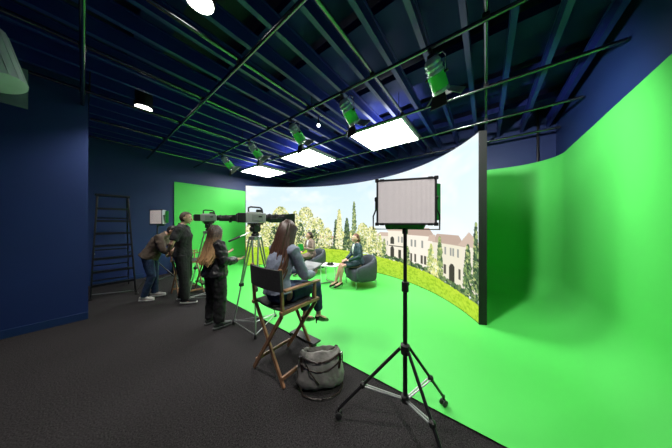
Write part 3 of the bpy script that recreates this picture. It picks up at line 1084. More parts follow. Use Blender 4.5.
def video_camera(label, loc, rz):
    t = thing('video_camera', label, 'video camera', loc, rz, 'broadcast cameras with long lenses')
    # axis +Y, origin on the tripod head plate
    z = 0.105
    b = MB().box((0, 0.0, z), (0.125, 0.30, 0.150)).box((0, -0.02, z + 0.082), (0.10, 0.20, 0.02))
    b.build('camera_body', cam_grey, t, bevel=0.012)
    MB().box((0.064, 0.02, z), (0.006, 0.16, 0.10)).build('side_panel', mat('camera_panel', (0.22, 0.24, 0.23), 0.5, var=0.05), t, bevel=0.002)
    MB().box((0.067, 0.06, z + 0.02), (0.006, 0.05, 0.022)).build('display', black, t, bevel=0.002)
    MB().box((0, 0.0, 0.012), (0.09, 0.22, 0.03)).build('base_plate', black, t, bevel=0.004)
    MB().box((0, -0.20, z), (0.13, 0.11, 0.145)).box((0, -0.262, z), (0.11, 0.02, 0.12)).build('viewfinder', black, t, bevel=0.01)
    MB().tube([(0, -0.10, z + 0.08), (0, -0.10, z + 0.155), (0, -0.07, z + 0.17), (0, 0.07, z + 0.165), (0, 0.10, z + 0.14), (0, 0.11, z + 0.08)], 0.013, 8).build('top_handle', black, t)
    MB().box((0.0, 0.06, z + 0.11), (0.06, 0.09, 0.045)).build('microphone_box', black, t, bevel=0.006)
    ln = MB().lathe([(0.05, 0.14), (0.058, 0.16), (0.058, 0.19), (0.066, 0.195), (0.066, 0.24), (0.060, 0.245), (0.062, 0.30), (0.070, 0.305), (0.070, 0.35), (0.064, 0.355), (0.066, 0.42), (0.074, 0.43), (0.074, 0.47), (0.068, 0.48)], (0, 0, z), (0, 1, 0), 26)
    ln = ln.build('lens', black, t)
    MB().box((0.055, 0.31, z - 0.035), (0.05, 0.20, 0.075)).build('servo_grip', black, ln, bevel=0.012)
    MB().box((0.02, 0.42, z - 0.075), (0.05, 0.06, 0.05)).build('lens_motor', black, ln, bevel=0.008)
    for k, y in enumerate((0.215, 0.33, 0.445)):
        MB().lathe([(0.069, 0), (0.073, 0.003), (0.073, 0.013), (0.069, 0.016)], (0, y, z), (0, 1, 0), 26).build('focus_ring', mat('ring_rubber', (0.02, 0.02, 0.02), 0.7, var=0.1), ln)
    # rectangular hood, open to the front
    q = MB()
    w, h = 0.088, 0.068
    w2, h2 = 0.105, 0.085
    vs_ = []
    for (y, a, c) in ((0.46, w, h), (0.62, w2, h2), (0.62, w2 - 0.008, h2 - 0.008), (0.49, w - 0.008, h - 0.008)):
        vs_ += [(-a, y, z - c), (a, y, z - c), (a, y, z + c), (-a, y, z + c)]
    fs = [(0, 1, 2, 3), (15, 14, 13, 12)]
    for i in (0, 4, 8):
        for k in range(4):
            l = (k + 1) % 4
            fs.append((i + k, i + 4 + k, i + 4 + l, i + l))
    q.add(vs_, fs)
    q.build('lens_hood', black, t, smooth=False)
    MB().lathe([(0.056, 0.491), (0.04, 0.498), (0.01, 0.50)], (0, 0, z), (0, 1, 0), 22).build('front_glass', mat('lens_glass', (0.01, 0.012, 0.02), 0.05, var=0, spec=0.8), ln)
    return t


def ang(dx, dy):     # rotation that turns local +Y to (dx, dy)
    return math.atan2(dy, dx) - math.pi / 2


tripod('silver tripod with spread feet beside the occupied director chair', (1.66, 2.88, 0), R(0), 1.40, 0.37, (-0.42, 0.10, -0.18))
video_camera('grey video camera with long black lens, beside the seated woman in the blazer', (1.66, 2.88, 1.591), ang(.95, -.30))
tripod('silver tripod in front of the man in black', (1.70, 4.85, 0), R(40), 1.44, 0.37, (-0.42, -0.18, -0.14))
video_camera('grey video camera with long black lens, at the eye of the man in black', (1.70, 4.85, 1.631), ang(.90, -.43))

# ------------------------------------------------------------------ armchairs and table on the set
def armchair(label, loc, rz):
    t = thing('armchair', label, 'armchair', loc, rz, 'dark grey tub armchairs on the set')
    fab = mat('slate_fabric', (0.045, 0.055, 0.068), 0.8, var=0.15, scale=30, bump=0.15, bscale=200)
    W, D = 0.36, 0.34
    path = [(-W, D - 0.02), (-W, 0.10), (-W + 0.01, -0.12), (-W + 0.10, -D + 0.06), (-0.10, -D), (0.10, -D), (W - 0.10, -D + 0.06), (W - 0.01, -0.12), (W, 0.10), (W, D - 0.02)]
    tops = [0.55, 0.58, 0.66, 0.75, 0.775, 0.775, 0.75, 0.66, 0.58, 0.55]
    n = len(path)
    vs_, fs = [], []
    for i, (x, y) in enumerate(path):
        a = path[max(0, i - 1)]
        b = path[min(n - 1, i + 1)]
        tx, ty = b[0] - a[0], b[1] - a[1]
        l = math.hypot(tx, ty)
        nx, ny = -ty / l, tx / l          # outward or inward
        if nx * x + ny * y < 0:
            nx, ny = -nx, -ny
        th = 0.065
        tp = tops[i]
        sec = [(0.0, 0.17), (th * 0.7, 0.18), (th, 0.25), (th * 1.15, tp * 0.72), (th, tp - 0.06), (th * 0.5, tp), (-th * 0.3, tp), (-th, tp - 0.06), (-th, 0.42), (-th, 0.2)]
        for (o, z) in sec:
            vs_.append((x + nx * o, y + ny * o, z))
    m = 10
    for i in range(n - 1):
        for k in range(m):
            l = (k + 1) % m
            fs.append((i * m + k, i * m + l, (i + 1) * m + l, (i + 1) * m + k))
    fs.append(tuple(range(m - 1, -1, -1)))
    fs.append(tuple((n - 1) * m + k for k in range(m)))
    MB().add(vs_, fs).build('shell', fab, t, sub=2, disp=0.012, dscale=0.15)
    MB().stack([(0.17, .28, .28, 0, .02, 5), (0.19, .30, .31, 0, .02, 5), (0.40, .30, .32, 0, .025, 5), (0.445, .285, .30, 0, .025, 4), (0.46, .22, .24, 0, .02, 3)], 32).build('seat_cushion', fab, t, disp=0.008, dscale=0.15)
    for sx in (-1, 1):
        for sy in (-1, 1):
            MB().tube([(sx * 0.31, sy * 0.28, 0.0), (sx * 0.31, sy * 0.28, 0.185)], 0.012, 10).build('leg', steel, t)
        MB().tube([(sx * 0.31, -0.28, 0.175), (sx * 0.31, 0.28, 0.175)], 0.010, 8).build('side_rail', steel, t)
    return t


C2, A2 = (4.45, 2.61, 0.004), R(148 - 90)
C1, A1 = (4.64, 4.53, 0.004), R(168 - 90)
armchair('slate grey tub armchair under the woman in the dark teal suit', C2, A2)
armchair('slate grey tub armchair under the woman with the green tablet', C1, A1)

t = thing('side_table', 'small square white side table between the two armchairs', 'table', (4.12, 3.36, 0.004), R(20))
MB().box((0, 0, 0.485), (0.46, 0.46, 0.022)).build('table_top', white_p, t, bevel=0.004)
for sx in (-1, 1):
    for sy in (-1, 1):
        MB().box((sx * 0.20, sy * 0.20, 0.24), (0.024, 0.024, 0.47)).build('leg', white_p, t, smooth=False, bevel=0.003)
for sg in (-1, 1):
    MB().beam((-0.2, -0.2 * sg, 0.02), (0.2, 0.2 * sg, 0.02), 0.03, 0.02).build('cross_bar', alu, t, smooth=False)
t = thing('serving_tray', 'small dark tray on the white side table', 'tray', (4.08, 3.33, 0.50))
MB().lathe([(0.09, 0.0), (0.11, 0.004), (0.115, 0.018), (0.108, 0.018), (0.10, 0.008), (0.02, 0.007)], (0, 0, 0), (0, 0, 1), 24).build('plate', black, t)
cup_m = mat('dark_ceramic', (0.06, 0.06, 0.065), 0.3, var=0.1)
for (x, y, lab) in ((4.045, 3.35, 'dark cup on the small tray, the one nearer the seated suit woman'), (4.12, 3.315, 'dark cup on the small tray, the one nearer the screen')):
    t = thing('cup', lab, 'cup', (x, y, 0.509), 0, 'cups on the tray')
    MB().lathe([(0.02, 0), (0.028, 0.005), (0.034, 0.05), (0.031, 0.05), (0.026, 0.01), (0.004, 0.008)], (0, 0, 0), (0, 0, 1), 18).build('bowl', cup_m, t)
    MB().tube([(0.032, 0, 0.04), (0.05, 0, 0.035), (0.048, 0, 0.018), (0.030, 0, 0.014)], 0.004, 6).build('handle', cup_m, t)
# ------------------------------------------------------------------ people
skin_m = mat('skin_light', (0.56, 0.33, 0.235), 0.5, var=0.06, scale=20)
lip_m = mat('lip', (0.40, 0.13, 0.11), 0.45, var=0.05)
eye_w = mat('eye_white', (0.7, 0.7, 0.68), 0.3, var=0)
eye_d = mat('eye_iris', (0.03, 0.018, 0.012), 0.2, var=0)


def hand(mb, w, d, n, thumb, curl=0.5, k=1.0):
    """w wrist, d direction of the fingers, n palm normal, thumb: +1/-1 side of the thumb along d x n."""
    d = V(d).normalized()
    n = V(n)
    n = (n - d * n.dot(d)).normalized()
    s_ = d.cross(n) * thumb
    w = V(w)
    pl = 0.092 * k
    mb.tube([w - d * 0.02 * k, w + d * 0.02 * k, w + d * 0.055 * k, w + d * pl], [(0.026 * k, 0.021 * k), (0.033 * k, 0.017 * k), (0.040 * k, 0.016 * k), (0.038 * k, 0.013 * k)], 12, side=s_, rnd=True)
    for i, (off, L) in enumerate(((0.029, 0.074), (0.010, 0.083), (-0.009, 0.077), (-0.027, 0.060))):
        p = w + d * (pl - 0.012 * k) + s_ * (off * k)
        pts = [p]
        a = 0.15 * curl
        q = p
        dd = (d + s_ * (off * 1.2)).normalized()
        for j, fr in enumerate((0.44, 0.31, 0.25)):
            a += curl * (0.55 if j else 0.35)
            q = q + (dd * math.cos(a) + n * math.sin(a)) * (L * k * fr + (0.012 * k if j == 0 else 0))
            pts.append(q)
        mb.tube(pts, [0.0095 * k, 0.0088 * k, 0.008 * k, 0.0068 * k], 8, side=s_, rnd=True)
    p = w + d * 0.022 * k + s_ * 0.026 * k
    q1 = p + (d * 0.55 + s_ * 0.75 + n * 0.25).normalized() * 0.036 * k
    q2 = q1 + (d * 0.85 + s_ * 0.35 + n * 0.35).normalized() * 0.032 * k
    q3 = q2 + (d * 0.95 + s_ * 0.05 + n * 0.4).normalized() * 0.024 * k
    mb.tube([p, q1, q2, q3], [0.014 * k, 0.0115 * k, 0.0098 * k, 0.008 * k], 8, side=n, rnd=True)


def head_rot(hf, tilt=(0, 0, 1)):
    return rot_from(hf, tilt)


def head_mesh(mb, c, rot, k=1.0):
    """head centred on c; +Y is the face; 0.23 m high at k = 1."""
    def fn(p, q):
        x, y, z = q
        if p.z < 0:
            tt = -p.z
            x *= 1 - 0.30 * tt * tt
            if p.y < 0:
                y *= 1 - 0.38 * tt
            else:
                y *= 1 - 0.06 * tt
        if p.y > 0.6 and -0.1 < p.z < 0.25:
            y -= 0.004
        return Vector((x, y, z)) * k
    mb.ball(c, (0.075, 0.096, 0.115), 24, 16, rot, fn)
    def P(x, y, z):
        return c + rot @ (V(x, y, z) * k)
    mb.tube([P(0, 0.088, 0.015), P(0, 0.102, -0.014), P(0, 0.110, -0.034)], [0.009 * k, 0.011 * k, 0.014 * k], 8, rnd=True)   # nose
    mb.tube([P(-0.045, 0.074, 0.028), P(0, 0.089, 0.030), P(0.045, 0.074, 0.028)], [0.010 * k, 0.012 * k, 0.010 * k], 8, rnd=True, side=(0, 0, 1))   # brow
    mb.ball(P(0, 0.066, -0.096), (0.024 * k, 0.020 * k, 0.016 * k), 10, 7, rot)      # chin
    mb.tube([P(-0.022, 0.084, -0.060), P(0, 0.092, -0.058), P(0.022, 0.084, -0.060)], [0.008 * k, 0.010 * k, 0.008 * k], 8, rnd=True, side=(0, 0, 1))
    for sx in (-1, 1):
        mb.ball(P(sx * 0.077, -0.008, -0.008), (0.010 * k, 0.020 * k, 0.031 * k), 10, 7, rot)    # ears


def face_parts(parent, c, rot, k=1.0):
    def P(x, y, z):
        return c + rot @ (V(x, y, z) * k)
    for sx in (-1, 1):
        e = MB().ball(P(sx * 0.031, 0.079, 0.004), (0.013 * k, 0.010 * k, 0.008 * k), 10, 7, rot).build('eye', eye_w, parent)
        MB().ball(P(sx * 0.031, 0.0875, 0.004), (0.006 * k, 0.003 * k, 0.006 * k), 8, 6, rot).build('iris', eye_d, e)
        MB().tube([P(sx * 0.014, 0.094, 0.028), P(sx * 0.032, 0.089, 0.034), P(sx * 0.050, 0.074, 0.027)], 0.0035 * k, 6, rnd=True).build('eyebrow', eye_d, parent)
    MB().tube([P(-0.022, 0.092, -0.061), P(-0.008, 0.101, -0.057), P(0.008, 0.101, -0.057), P(0.022, 0.092, -0.061)], [0.004 * k, 0.007 * k, 0.007 * k, 0.004 * k], 8, rnd=True, side=(0, 0, 1)).build('lips', lip_m, parent)


def body_mesh(J, parent, m=None, fem=False, k=1.0, legs=True):
    mb = MB()
    sp = J['spine']
    g = 0.9 if fem else 1.0
    mb.tube([sp[0], sp[1], sp[2], sp[3]], [(0.150 * k, 0.105 * k), (0.120 * g * k, 0.090 * k), (0.145 * g * k, 0.105 * k), (0.075 * k, 0.06 * k)], 18, rnd=True)
    hc, rot = J['head'], J['rot']
    nb = hc + rot @ (V(0, -0.022, -0.085) * k)
    mb.tube([sp[3], sp[3].lerp(nb, 0.5), nb], [0.062 * k * g, 0.054 * k * g, 0.052 * k * g], 14, rnd=True)
    head_mesh(mb, hc, rot, k)
    for i in (0, 1):
        mb.tube([sp[3].lerp(J['sh'][i], 0.45) - V(0, 0, .03 * k), J['sh'][i], J['sh'][i].lerp(J['el'][i], .5), J['el'][i], J['el'][i].lerp(J['wr'][i], .35), J['wr'][i]],
                [0.055 * k, 0.050 * k * g, 0.043 * k * g, 0.036 * k * g, 0.036 * k * g, 0.024 * k], 12, rnd=True)
        hand(mb, J['wr'][i], J['hd'][i], J['hn'][i], J['th'][i], J.get('curl', 0.5), k * (0.94 if fem else 1.0))
        if legs:
            mb.tube([J['hip'][i], J['hip'][i].lerp(J['kn'][i], .5), J['kn'][i], J['kn'][i].lerp(J['an'][i], .3), J['an'][i].lerp(J['kn'][i], .2), J['an'][i]],
                    [0.080 * k, 0.070 * k, 0.052 * k, 0.052 * k, 0.036 * k, 0.033 * k], 12, rnd=True)
            td = V(J['toe'][i]).normalized()
            mb.tube([J['an'][i] - V(0, 0, .02 * k) - td * 0.03 * k, J['an'][i] - V(0, 0, .045 * k) + td * 0.06 * k, J['an'][i] - V(0, 0, .055 * k) + td * 0.13 * k], [(0.032 * k, 0.034 * k), (0.040 * k, 0.026 * k), (0.034 * k, 0.016 * k)], 12, rnd=True)
    o = mb.build('body', m or skin_m, parent, voxel=0.0062, smoothit=3)
    return o


def top_garment(J, parent, name, m, k=1.0, fem=False, sleeve=1.0, hem=0.10, loose=0.022, collar=True, disp=0.022, label=None, flare=1.0):
    mb = MB()
    sp = J['spine']
    g = 0.92 if fem else 1.0
    dn = (sp[0] - sp[1]).normalized()
    L = loose
    mb.tube([sp[0] + dn * hem * k, sp[0], sp[1], sp[2], sp[2].lerp(sp[3], .6), sp[3]],
            [(0.170 * k * flare + L, 0.120 * k * flare + L), (0.160 * k * flare + L, 0.113 * k * flare + L), (0.130 * g * k + L, 0.098 * k + L), (0.152 * g * k + L, 0.112 * k + L), (0.135 * g * k + L * .6, 0.088 * k + L * .5), (0.070 * k, 0.060 * k)], 20)
    for i in (0, 1):
        sh, el, wr = J['sh'][i], J['el'][i], J['wr'][i]
        if sleeve >= 1:
            pts = [sp[3].lerp(sh, 0.35) - V(0, 0, .015 * k), sh, sh.lerp(el, .5), el, el.lerp(wr, .5), el.lerp(wr, .93)]
            rr = [0.062 * k + L * .4, 0.058 * k * g + L * .6, 0.050 * k * g + L * .6, 0.044 * k * g + L * .6, 0.040 * k * g + L * .5, 0.033 * k + L * .4]
        else:
            pts = [sp[3].lerp(sh, 0.35) - V(0, 0, .015 * k), sh, sh.lerp(el, .45), sh.lerp(el, sleeve)]
            rr = [0.062 * k + L * .4, 0.058 * k * g + L * .6, 0.053 * k * g + L * .6, 0.052 * k * g + L * .6]
        mb.tube(pts, rr, 14, rnd=False)
    if collar:
        c = sp[3]
        nb = (J['head'] + J['rot'] @ (V(0, -0.022, -0.085) * k))
        ax_ = (nb - c).normalized()
        a_, b_, _ = frame(ax_, V(1, 0, 0))
        ring = [c + ax_ * 0.012 + (a_ * math.cos(q) + b_ * math.sin(q)) * 0.066 * k for q in [2 * math.pi * j / 16 for j in range(16)]]
        mb.tube(ring, 0.017 * k, 8, side=ax_, closed=True)
    return mb.build(name, m, parent, voxel=0.0105, smoothit=3, disp=disp, dscale=0.07, label=label)


def trousers(J, parent, name, m, k=1.0, loose=0.016, end=0.93, disp=0.018, label=None, taper=1.0):
    mb = MB()
    sp = J['spine']
    mb.tube([sp[0].lerp(sp[1], .55), sp[0], sp[0] + (sp[0] - sp[1]).normalized() * 0.05 * k], [(0.138 * k + loose, 0.10 * k + loose * .6), (0.155 * k + loose, 0.108 * k + loose), (0.150 * k, 0.105 * k)], 18, rnd=True)
    for i in (0, 1):
        h, kn, an = J['hip'][i], J['kn'][i], J['an'][i]
        mb.tube([h, h.lerp(kn, .45), kn, kn.lerp(an, .45), kn.lerp(an, end)], [0.085 * k + loose, 0.074 * k + loose, 0.056 * k + loose, 0.050 * k + loose * taper, 0.042 * k + loose * taper], 14, rnd=False)
    return mb.build(name, m, parent, voxel=0.0105, smoothit=2, disp=disp, dscale=0.07, label=label)


def shoe(parent, an, toe, ground, m, sole_m, k=1.0, L=0.27, hi=0.0, label=None):
    td = V(toe[0], toe[1], 0).normalized()
    ct = V(an.x, an.y, ground)
    up = MB()
    heel = ct - td * 0.055 * k
    z0 = 0.028
    up.tube([heel + V(0, 0, z0 + .03), ct + td * 0.0 + V(0, 0, z0 + 0.034), ct + td * 0.09 * k + V(0, 0, z0 + 0.020), ct + td * (L - 0.10) * k + V(0, 0, z0 + 0.013)],
            [(0.030 * k, 0.034 * k), (0.037 * k, 0.042 * k), (0.043 * k, 0.030 * k), (0.038 * k, 0.019 * k)], 12, side=td.cross(V(0, 0, 1)), rnd=True)
    up.tube([ct + V(0, 0, z0 + 0.03), ct + V(0, 0, z0 + 0.075) - td * .008], [(0.040 * k, 0.046 * k), (0.037 * k, 0.043 * k)], 12, side=td.cross(V(0, 0, 1)))
    s_ = up.build('shoe', m, parent, voxel=0.006, smoothit=2, label=label)
    so = MB()
    n = 22
    sv = td.cross(V(0, 0, 1))
    cc = ct + td * (L * 0.5 - 0.085) * k
    ring = []
    for z in (0.0, 0.028):
        for j in range(n):
            a = 2 * math.pi * j / n
            w = 0.046 if math.cos(a) > 0 else 0.038
            ring.append(cc + td * (math.cos(a) * L * 0.53 * k) + sv * (math.copysign(abs(math.sin(a)) ** .7, math.sin(a)) * w * k) + V(0, 0, z))
    fs = [(j, (j + 1) % n, n + (j + 1) % n, n + j) for j in range(n)] + [tuple(range(n - 1, -1, -1)), tuple(range(n, 2 * n))]
    so.add(ring, fs)
    so.build('sole', sole_m, s_, bevel=0.006)
    return s_


def pump(parent, an, toe, pitch, m, k=1.0):
    """high-heeled pump around a foot whose ankle is an."""
    td = V(toe).normalized()
    sv = td.cross(V(0, 0, 1)).normalized()
    mb = MB()
    a = an - V(0, 0, .038 * k) - td * 0.030 * k
    b = a + td * 0.10 * k - V(0, 0, pitch * 0.6)
    c = a + td * 0.205 * k - V(0, 0, pitch)
    mb.tube([a, b, c], [(0.042 * k, 0.040 * k), (0.050 * k, 0.036 * k), (0.036 * k, 0.024 * k)], 12, side=sv, rnd=True)
    o = mb.build('shoe', m, parent, voxel=0.006, smoothit=2)
    h0 = a - td * 0.02 - V(0, 0, 0.018)
    MB().tube([h0, h0 - V(0, 0, pitch + 0.012)], [0.014, 0.006], 8).build('heel', m, o)
    return o


def hair_cap(mb, c, rot, k, back=1.0, thick=1.10):
    def fn(p, q):
        x, y, z = q
        # lower the cap at the back, raise it at the forehead
        if p.y > 0.15 and p.z < 0.62:
            return Vector((x * 0.86, y * 0.80, max(z, -0.04))) * k
        if p.z < 0:
            f_ = 1 - 0.30 * p.z * p.z
            x *= f_
            y *= 1 + 0.25 * p.z
            z = max(z, -0.085 * back)
        return Vector((x, y, z)) * k
    mb.ball(c + rot @ (V(0, -0.006, 0.004) * k), (0.078 * thick, 0.098 * thick, 0.116 * thick * .985), 26, 18, rot, fn)


def short_hair(parent, c, rot, k, m):
    rng = random.Random(3)
    mb = MB()
    hair_cap(mb, c, rot, k, 0.9, 1.05)
    for i in range(170):
        th = rng.uniform(0, 2 * math.pi)
        ph = rng.uniform(0.05, 1.45)
        d = V(math.sin(ph) * math.cos(th), math.sin(ph) * math.sin(th), math.cos(ph))
        if d.y > 0.45 and d.z < 0.55:
            continue
        p = c + rot @ (V(d.x * .081, d.y * .101, d.z * .119) * k)
        e = p + rot @ (V(d.x * .006 + rng.uniform(-.008, .008), d.y * .006 + .010, d.z * .008 - .004))
        mb.tube([p, e], [0.006, 0.002], 5)
    return mb.build('hair', m, parent, ang=80)


def long_hair(parent, c, rot, k, m, length, n=130, seed=1, back_y=-0.12, spread=0.12, front=True, r=0.011):
    rng = random.Random(seed)
    mb = MB()
    hair_cap(mb, c, rot, k, 1.0, 1.10)
    for i in range(n):
        th = math.pi * 1.5 + rng.uniform(-1, 1) * (2.0 if front else 1.45)
        d = V(math.cos(th), math.sin(th), 0)
        crown = c + rot @ (V(d.x * .03, -.02 + d.y * .04, .122) * k)
        s1 = c + rot @ (V(d.x * .088, d.y * .110 - .004, .045 + rng.uniform(-.02, .02)) * k)
        s2 = c + rot @ (V(d.x * (.090 + rng.uniform(0, .010)), d.y * .112 - .012, -.07) * k)
        ln = length * rng.uniform(0.78, 1.0)
        e1 = V(s2.x * .9 + d.x * spread * .35, min(s2.y, c.y + .07) * 0.6 + (c.y + back_y) * 0.4 + rng.uniform(-.015, .015), s2.z - ln * .45)
        e2 = V(c.x + d.x * spread * rng.uniform(.5, 1.0) + rng.uniform(-.02, .02), c.y + back_y + d.y * .03 + rng.uniform(-.03, .03), s2.z - ln)
        rr = r * rng.uniform(.8, 1.25)
        pts = [crown, s1, s2]
        ph = rng.uniform(0, 1.5)
        for u in (.2, .4, .6, .8, 1.0):
            q = s2.lerp(e1, u * 2) if u < .5 else e1.lerp(e2, u * 2 - 1)
            wv = .013 * u * math.sin(ph + u * 9)
            pts.append(q + V(wv, wv * .8, 0))
        mb.tube(pts, [rr * .7, rr, rr * 1.05, rr * 1.05, rr * 1.05, rr, rr * .8, rr * .2], 6)
    return mb.build('hair', m, parent, ang=80)


def hair_mat(name, c0, c1, z0, z1):
    m = bpy.data.materials.new(name)
    m.use_nodes = True
    nt = m.node_tree
    b = nt.nodes['Principled BSDF']
    b.inputs['Roughness'].default_value = 0.42
    tc = nt.nodes.new('ShaderNodeTexCoord')
    sep = nt.nodes.new('ShaderNodeSeparateXYZ')
    nt.links.new(tc.outputs['Object'], sep.inputs[0])
    mp = nt.nodes.new('ShaderNodeMapRange')
    mp.inputs['From Min'].default_value = z0
    mp.inputs['From Max'].default_value = z1
    nt.links.new(sep.outputs['Z'], mp.inputs['Value'])
    nz = nt.nodes.new('ShaderNodeTexNoise')
    nz.inputs['Scale'].default_value = 40
    nt.links.new(tc.outputs['Object'], nz.inputs['Vector'])
    ad = nt.nodes.new('ShaderNodeMath')
    ad.operation = 'MULTIPLY_ADD'
    ad.inputs[1].default_value = 0.5
    nt.links.new(nz.outputs['Fac'], ad.inputs[0])
    sb = nt.nodes.new('ShaderNodeMath')
    sb.operation = 'SUBTRACT'
    sb.inputs[1].default_value = 0.25
    nt.links.new(mp.outputs[0], ad.inputs[2])
    nt.links.new(ad.outputs[0], sb.inputs[0])
    r = nt.nodes.new('ShaderNodeValToRGB')
    r.color_ramp.elements[0].color = tuple(c0) + (1,)
    r.color_ramp.elements[1].color = tuple(c1) + (1,)
    nt.links.new(sb.outputs[0], r.inputs['Fac'])
    nt.links.new(r.outputs['Color'], b.inputs['Base Color'])
    return m


def joints(spine, head, hf, sh, el, wr, hd, hn, th, hip, kn, an, toe, curl=0.5, tilt=(0, 0, 1)):
    v = lambda l: [V(q) for q in l]
    return dict(spine=v(spine), head=V(head), rot=rot_from(hf, tilt), sh=v(sh), el=v(el), wr=v(wr), hd=v(hd), hn=v(hn), th=th, hip=v(hip), kn=v(kn), an=v(an), toe=v(toe), curl=curl)


black_cloth = mat('black_cloth', (0.007, 0.007, 0.009), 0.75, var=0.2, scale=30, bump=0.2, bscale=250)
black_shiny = mat('black_nylon', (0.013, 0.013, 0.016), 0.42, var=0.2, scale=20)
white_sole = mat('white_rubber', (0.72, 0.72, 0.70), 0.5, var=0.05)
dark_sole = mat('grey_rubber', (0.10, 0.11, 0.11), 0.6, var=0.1)
jean = mat('blue_denim', (0.012, 0.032, 0.085), 0.85, var=0.3, scale=14, bump=0.2, bscale=300)

# ---- man in black at the camera, hands clasped behind his back
p = thing('person', 'person in black polo shirt and trousers at a camera, hands clasped behind the back', 'person', (1.27, 4.96, 0), ang(.86, -.50))
k = 1.06
J = joints([(0, 0, .99), (0, .0, 1.14), (0, .005, 1.36), (0, -.005, 1.575)], (0, .045, 1.725), (0, 1, -.06),
           [(-.20, -.01, 1.50), (.20, -.01, 1.50)], [(-.285, -.10, 1.22), (.285, -.10, 1.22)], [(-.075, -.205, 1.04), (.075, -.215, 1.07)],
           [(.75, -.05, -.5), (-.75, -.05, -.5)], [(0, -1, 0), (0, -1, -.1)], [-1, 1],
           [(-.095, 0, .97), (.095, 0, .97)], [(-.13, .03, .52), (.12, .05, .52)], [(-.16, -.06, .09), (.12, .07, .09)], [(-.15, 1, 0), (.15, 1, 0)], 0.7)
body_mesh(J, p, k=k)
face_parts(p, J['head'], J['rot'], k)
top_garment(J, p, 'polo_shirt', black_cloth, k, sleeve=0.78, hem=.07, loose=.036)
trousers(J, p, 'trousers', black_cloth, k, loose=.034, end=1.0)
for i in (0, 1):
    shoe(p, J['an'][i], J['toe'][i], 0.0, black_cloth, white_sole, 1.05, 0.28)
short_hair(p, J['head'], J['rot'], k, mat('brown_hair', (0.05, 0.028, 0.018), 0.6, var=0.25, scale=40))
w0 = J['wr'][1]
d = V(-.75, -.05, -.5).normalized()
MB().lathe([(0.028, -.014), (0.033, -.010), (0.033, 0.010), (0.028, .014)], w0 - d * .02, d, 14).build('wristwatch', black, p)

# ---- man bending forward
p = thing('person', 'person in brown jacket and blue jeans bending forward beside the far director chair', 'person', (0.93, 5.70, 0), ang(.84, -.54))
k = 1.0
J = joints([(0, -.05, .93), (0, .02, 1.06), (0, .13, 1.23), (0, .225, 1.375)], (0, .34, 1.45), (0, .75, -.6),
           [(-.185, .175, 1.32), (.185, .175, 1.32)], [(-.23, .26, 1.06), (.23, .26, 1.06)], [(-.10, .47, .93), (.12, .47, .91)],
           [(.35, .75, -.2), (-.35, .75, -.2)], [(0, -.2, -1), (0, -.2, -1)], [-1, 1],
           [(-.095, -.05, .91), (.095, -.05, .91)], [(-.11, -.03, .49), (.11, .02, .49)], [(-.12, -.02, .085), (.13, -.10, .085)], [(-.1, 1, 0), (.15, 1, 0)], 0.6, (0, .6, .75))
body_mesh(J, p, k=k)
face_parts(p, J['head'], J['rot'], k)
top_garment(J, p, 'jacket', mat('brown_jacket', (0.085, 0.062, 0.045), 0.7, var=0.2, scale=20, bump=.2, bscale=200), k, hem=.05, loose=.048)
trousers(J, p, 'jeans', jean, k, loose=.018, end=1.0)
for i in (0, 1):
    shoe(p, J['an'][i], J['toe'][i], 0.0, mat('white_canvas', (0.50, 0.49, 0.46), 0.7, var=.06), white_sole, 1.0, 0.27)
short_hair(p, J['head'], J['rot'], k, mat('black_hair', (0.012, 0.009, 0.008), 0.5, var=0.25, scale=40))

# ---- woman in black jacket gesturing
p = thing('person', 'person with long ombre brown hair in black bomber jacket, gesturing with raised hands', 'person', (1.27, 3.38, 0), ang(.99, .10))
k = 0.91
J = joints([(0, 0, .855), (0, .01, .98), (0, .01, 1.16), (0, -.005, 1.325)], (0, .02, 1.465), (-.12, 1, -.10),
           [(-.155, -.005, 1.27), (.155, -.005, 1.27)], [(-.235, .02, 1.03), (.235, .01, 1.03)], [(-.16, .25, 1.10), (.17, .25, 1.01)],
           [(.10, .85, .22), (.05, .95, .12)], [(.2, -.2, 1), (-.2, -.2, 1)], [1, -1],
           [(-.085, 0, .84), (.085, 0, .84)], [(-.13, .03, .45), (.11, .03, .45)], [(-.155, 0, .085), (.12, .0, .085)], [(-.1, 1, 0), (.15, 1, 0)], 0.45)
body_mesh(J, p, k=k, fem=True)
face_parts(p, J['head'], J['rot'], k)
top_garment(J, p, 'bomber_jacket', black_shiny, k, fem=True, hem=.075, loose=.066, disp=.04)
trousers(J, p, 'trousers', black_cloth, k, loose=.040, end=.97, disp=.03)
for i in (0, 1):
    shoe(p, J['an'][i], J['toe'][i], 0.0, mat('dark_green_grey_suede', (0.045, 0.055, 0.052), 0.7, var=.1), dark_sole, 0.95, 0.275)
long_hair(p, J['head'], J['rot'], k, hair_mat('ombre_hair', (0.55, 0.33, 0.16), (0.032, 0.018, 0.013), 1.06, 1.44), 0.44, 210, 4, back_y=-.17, spread=.16, r=.015)

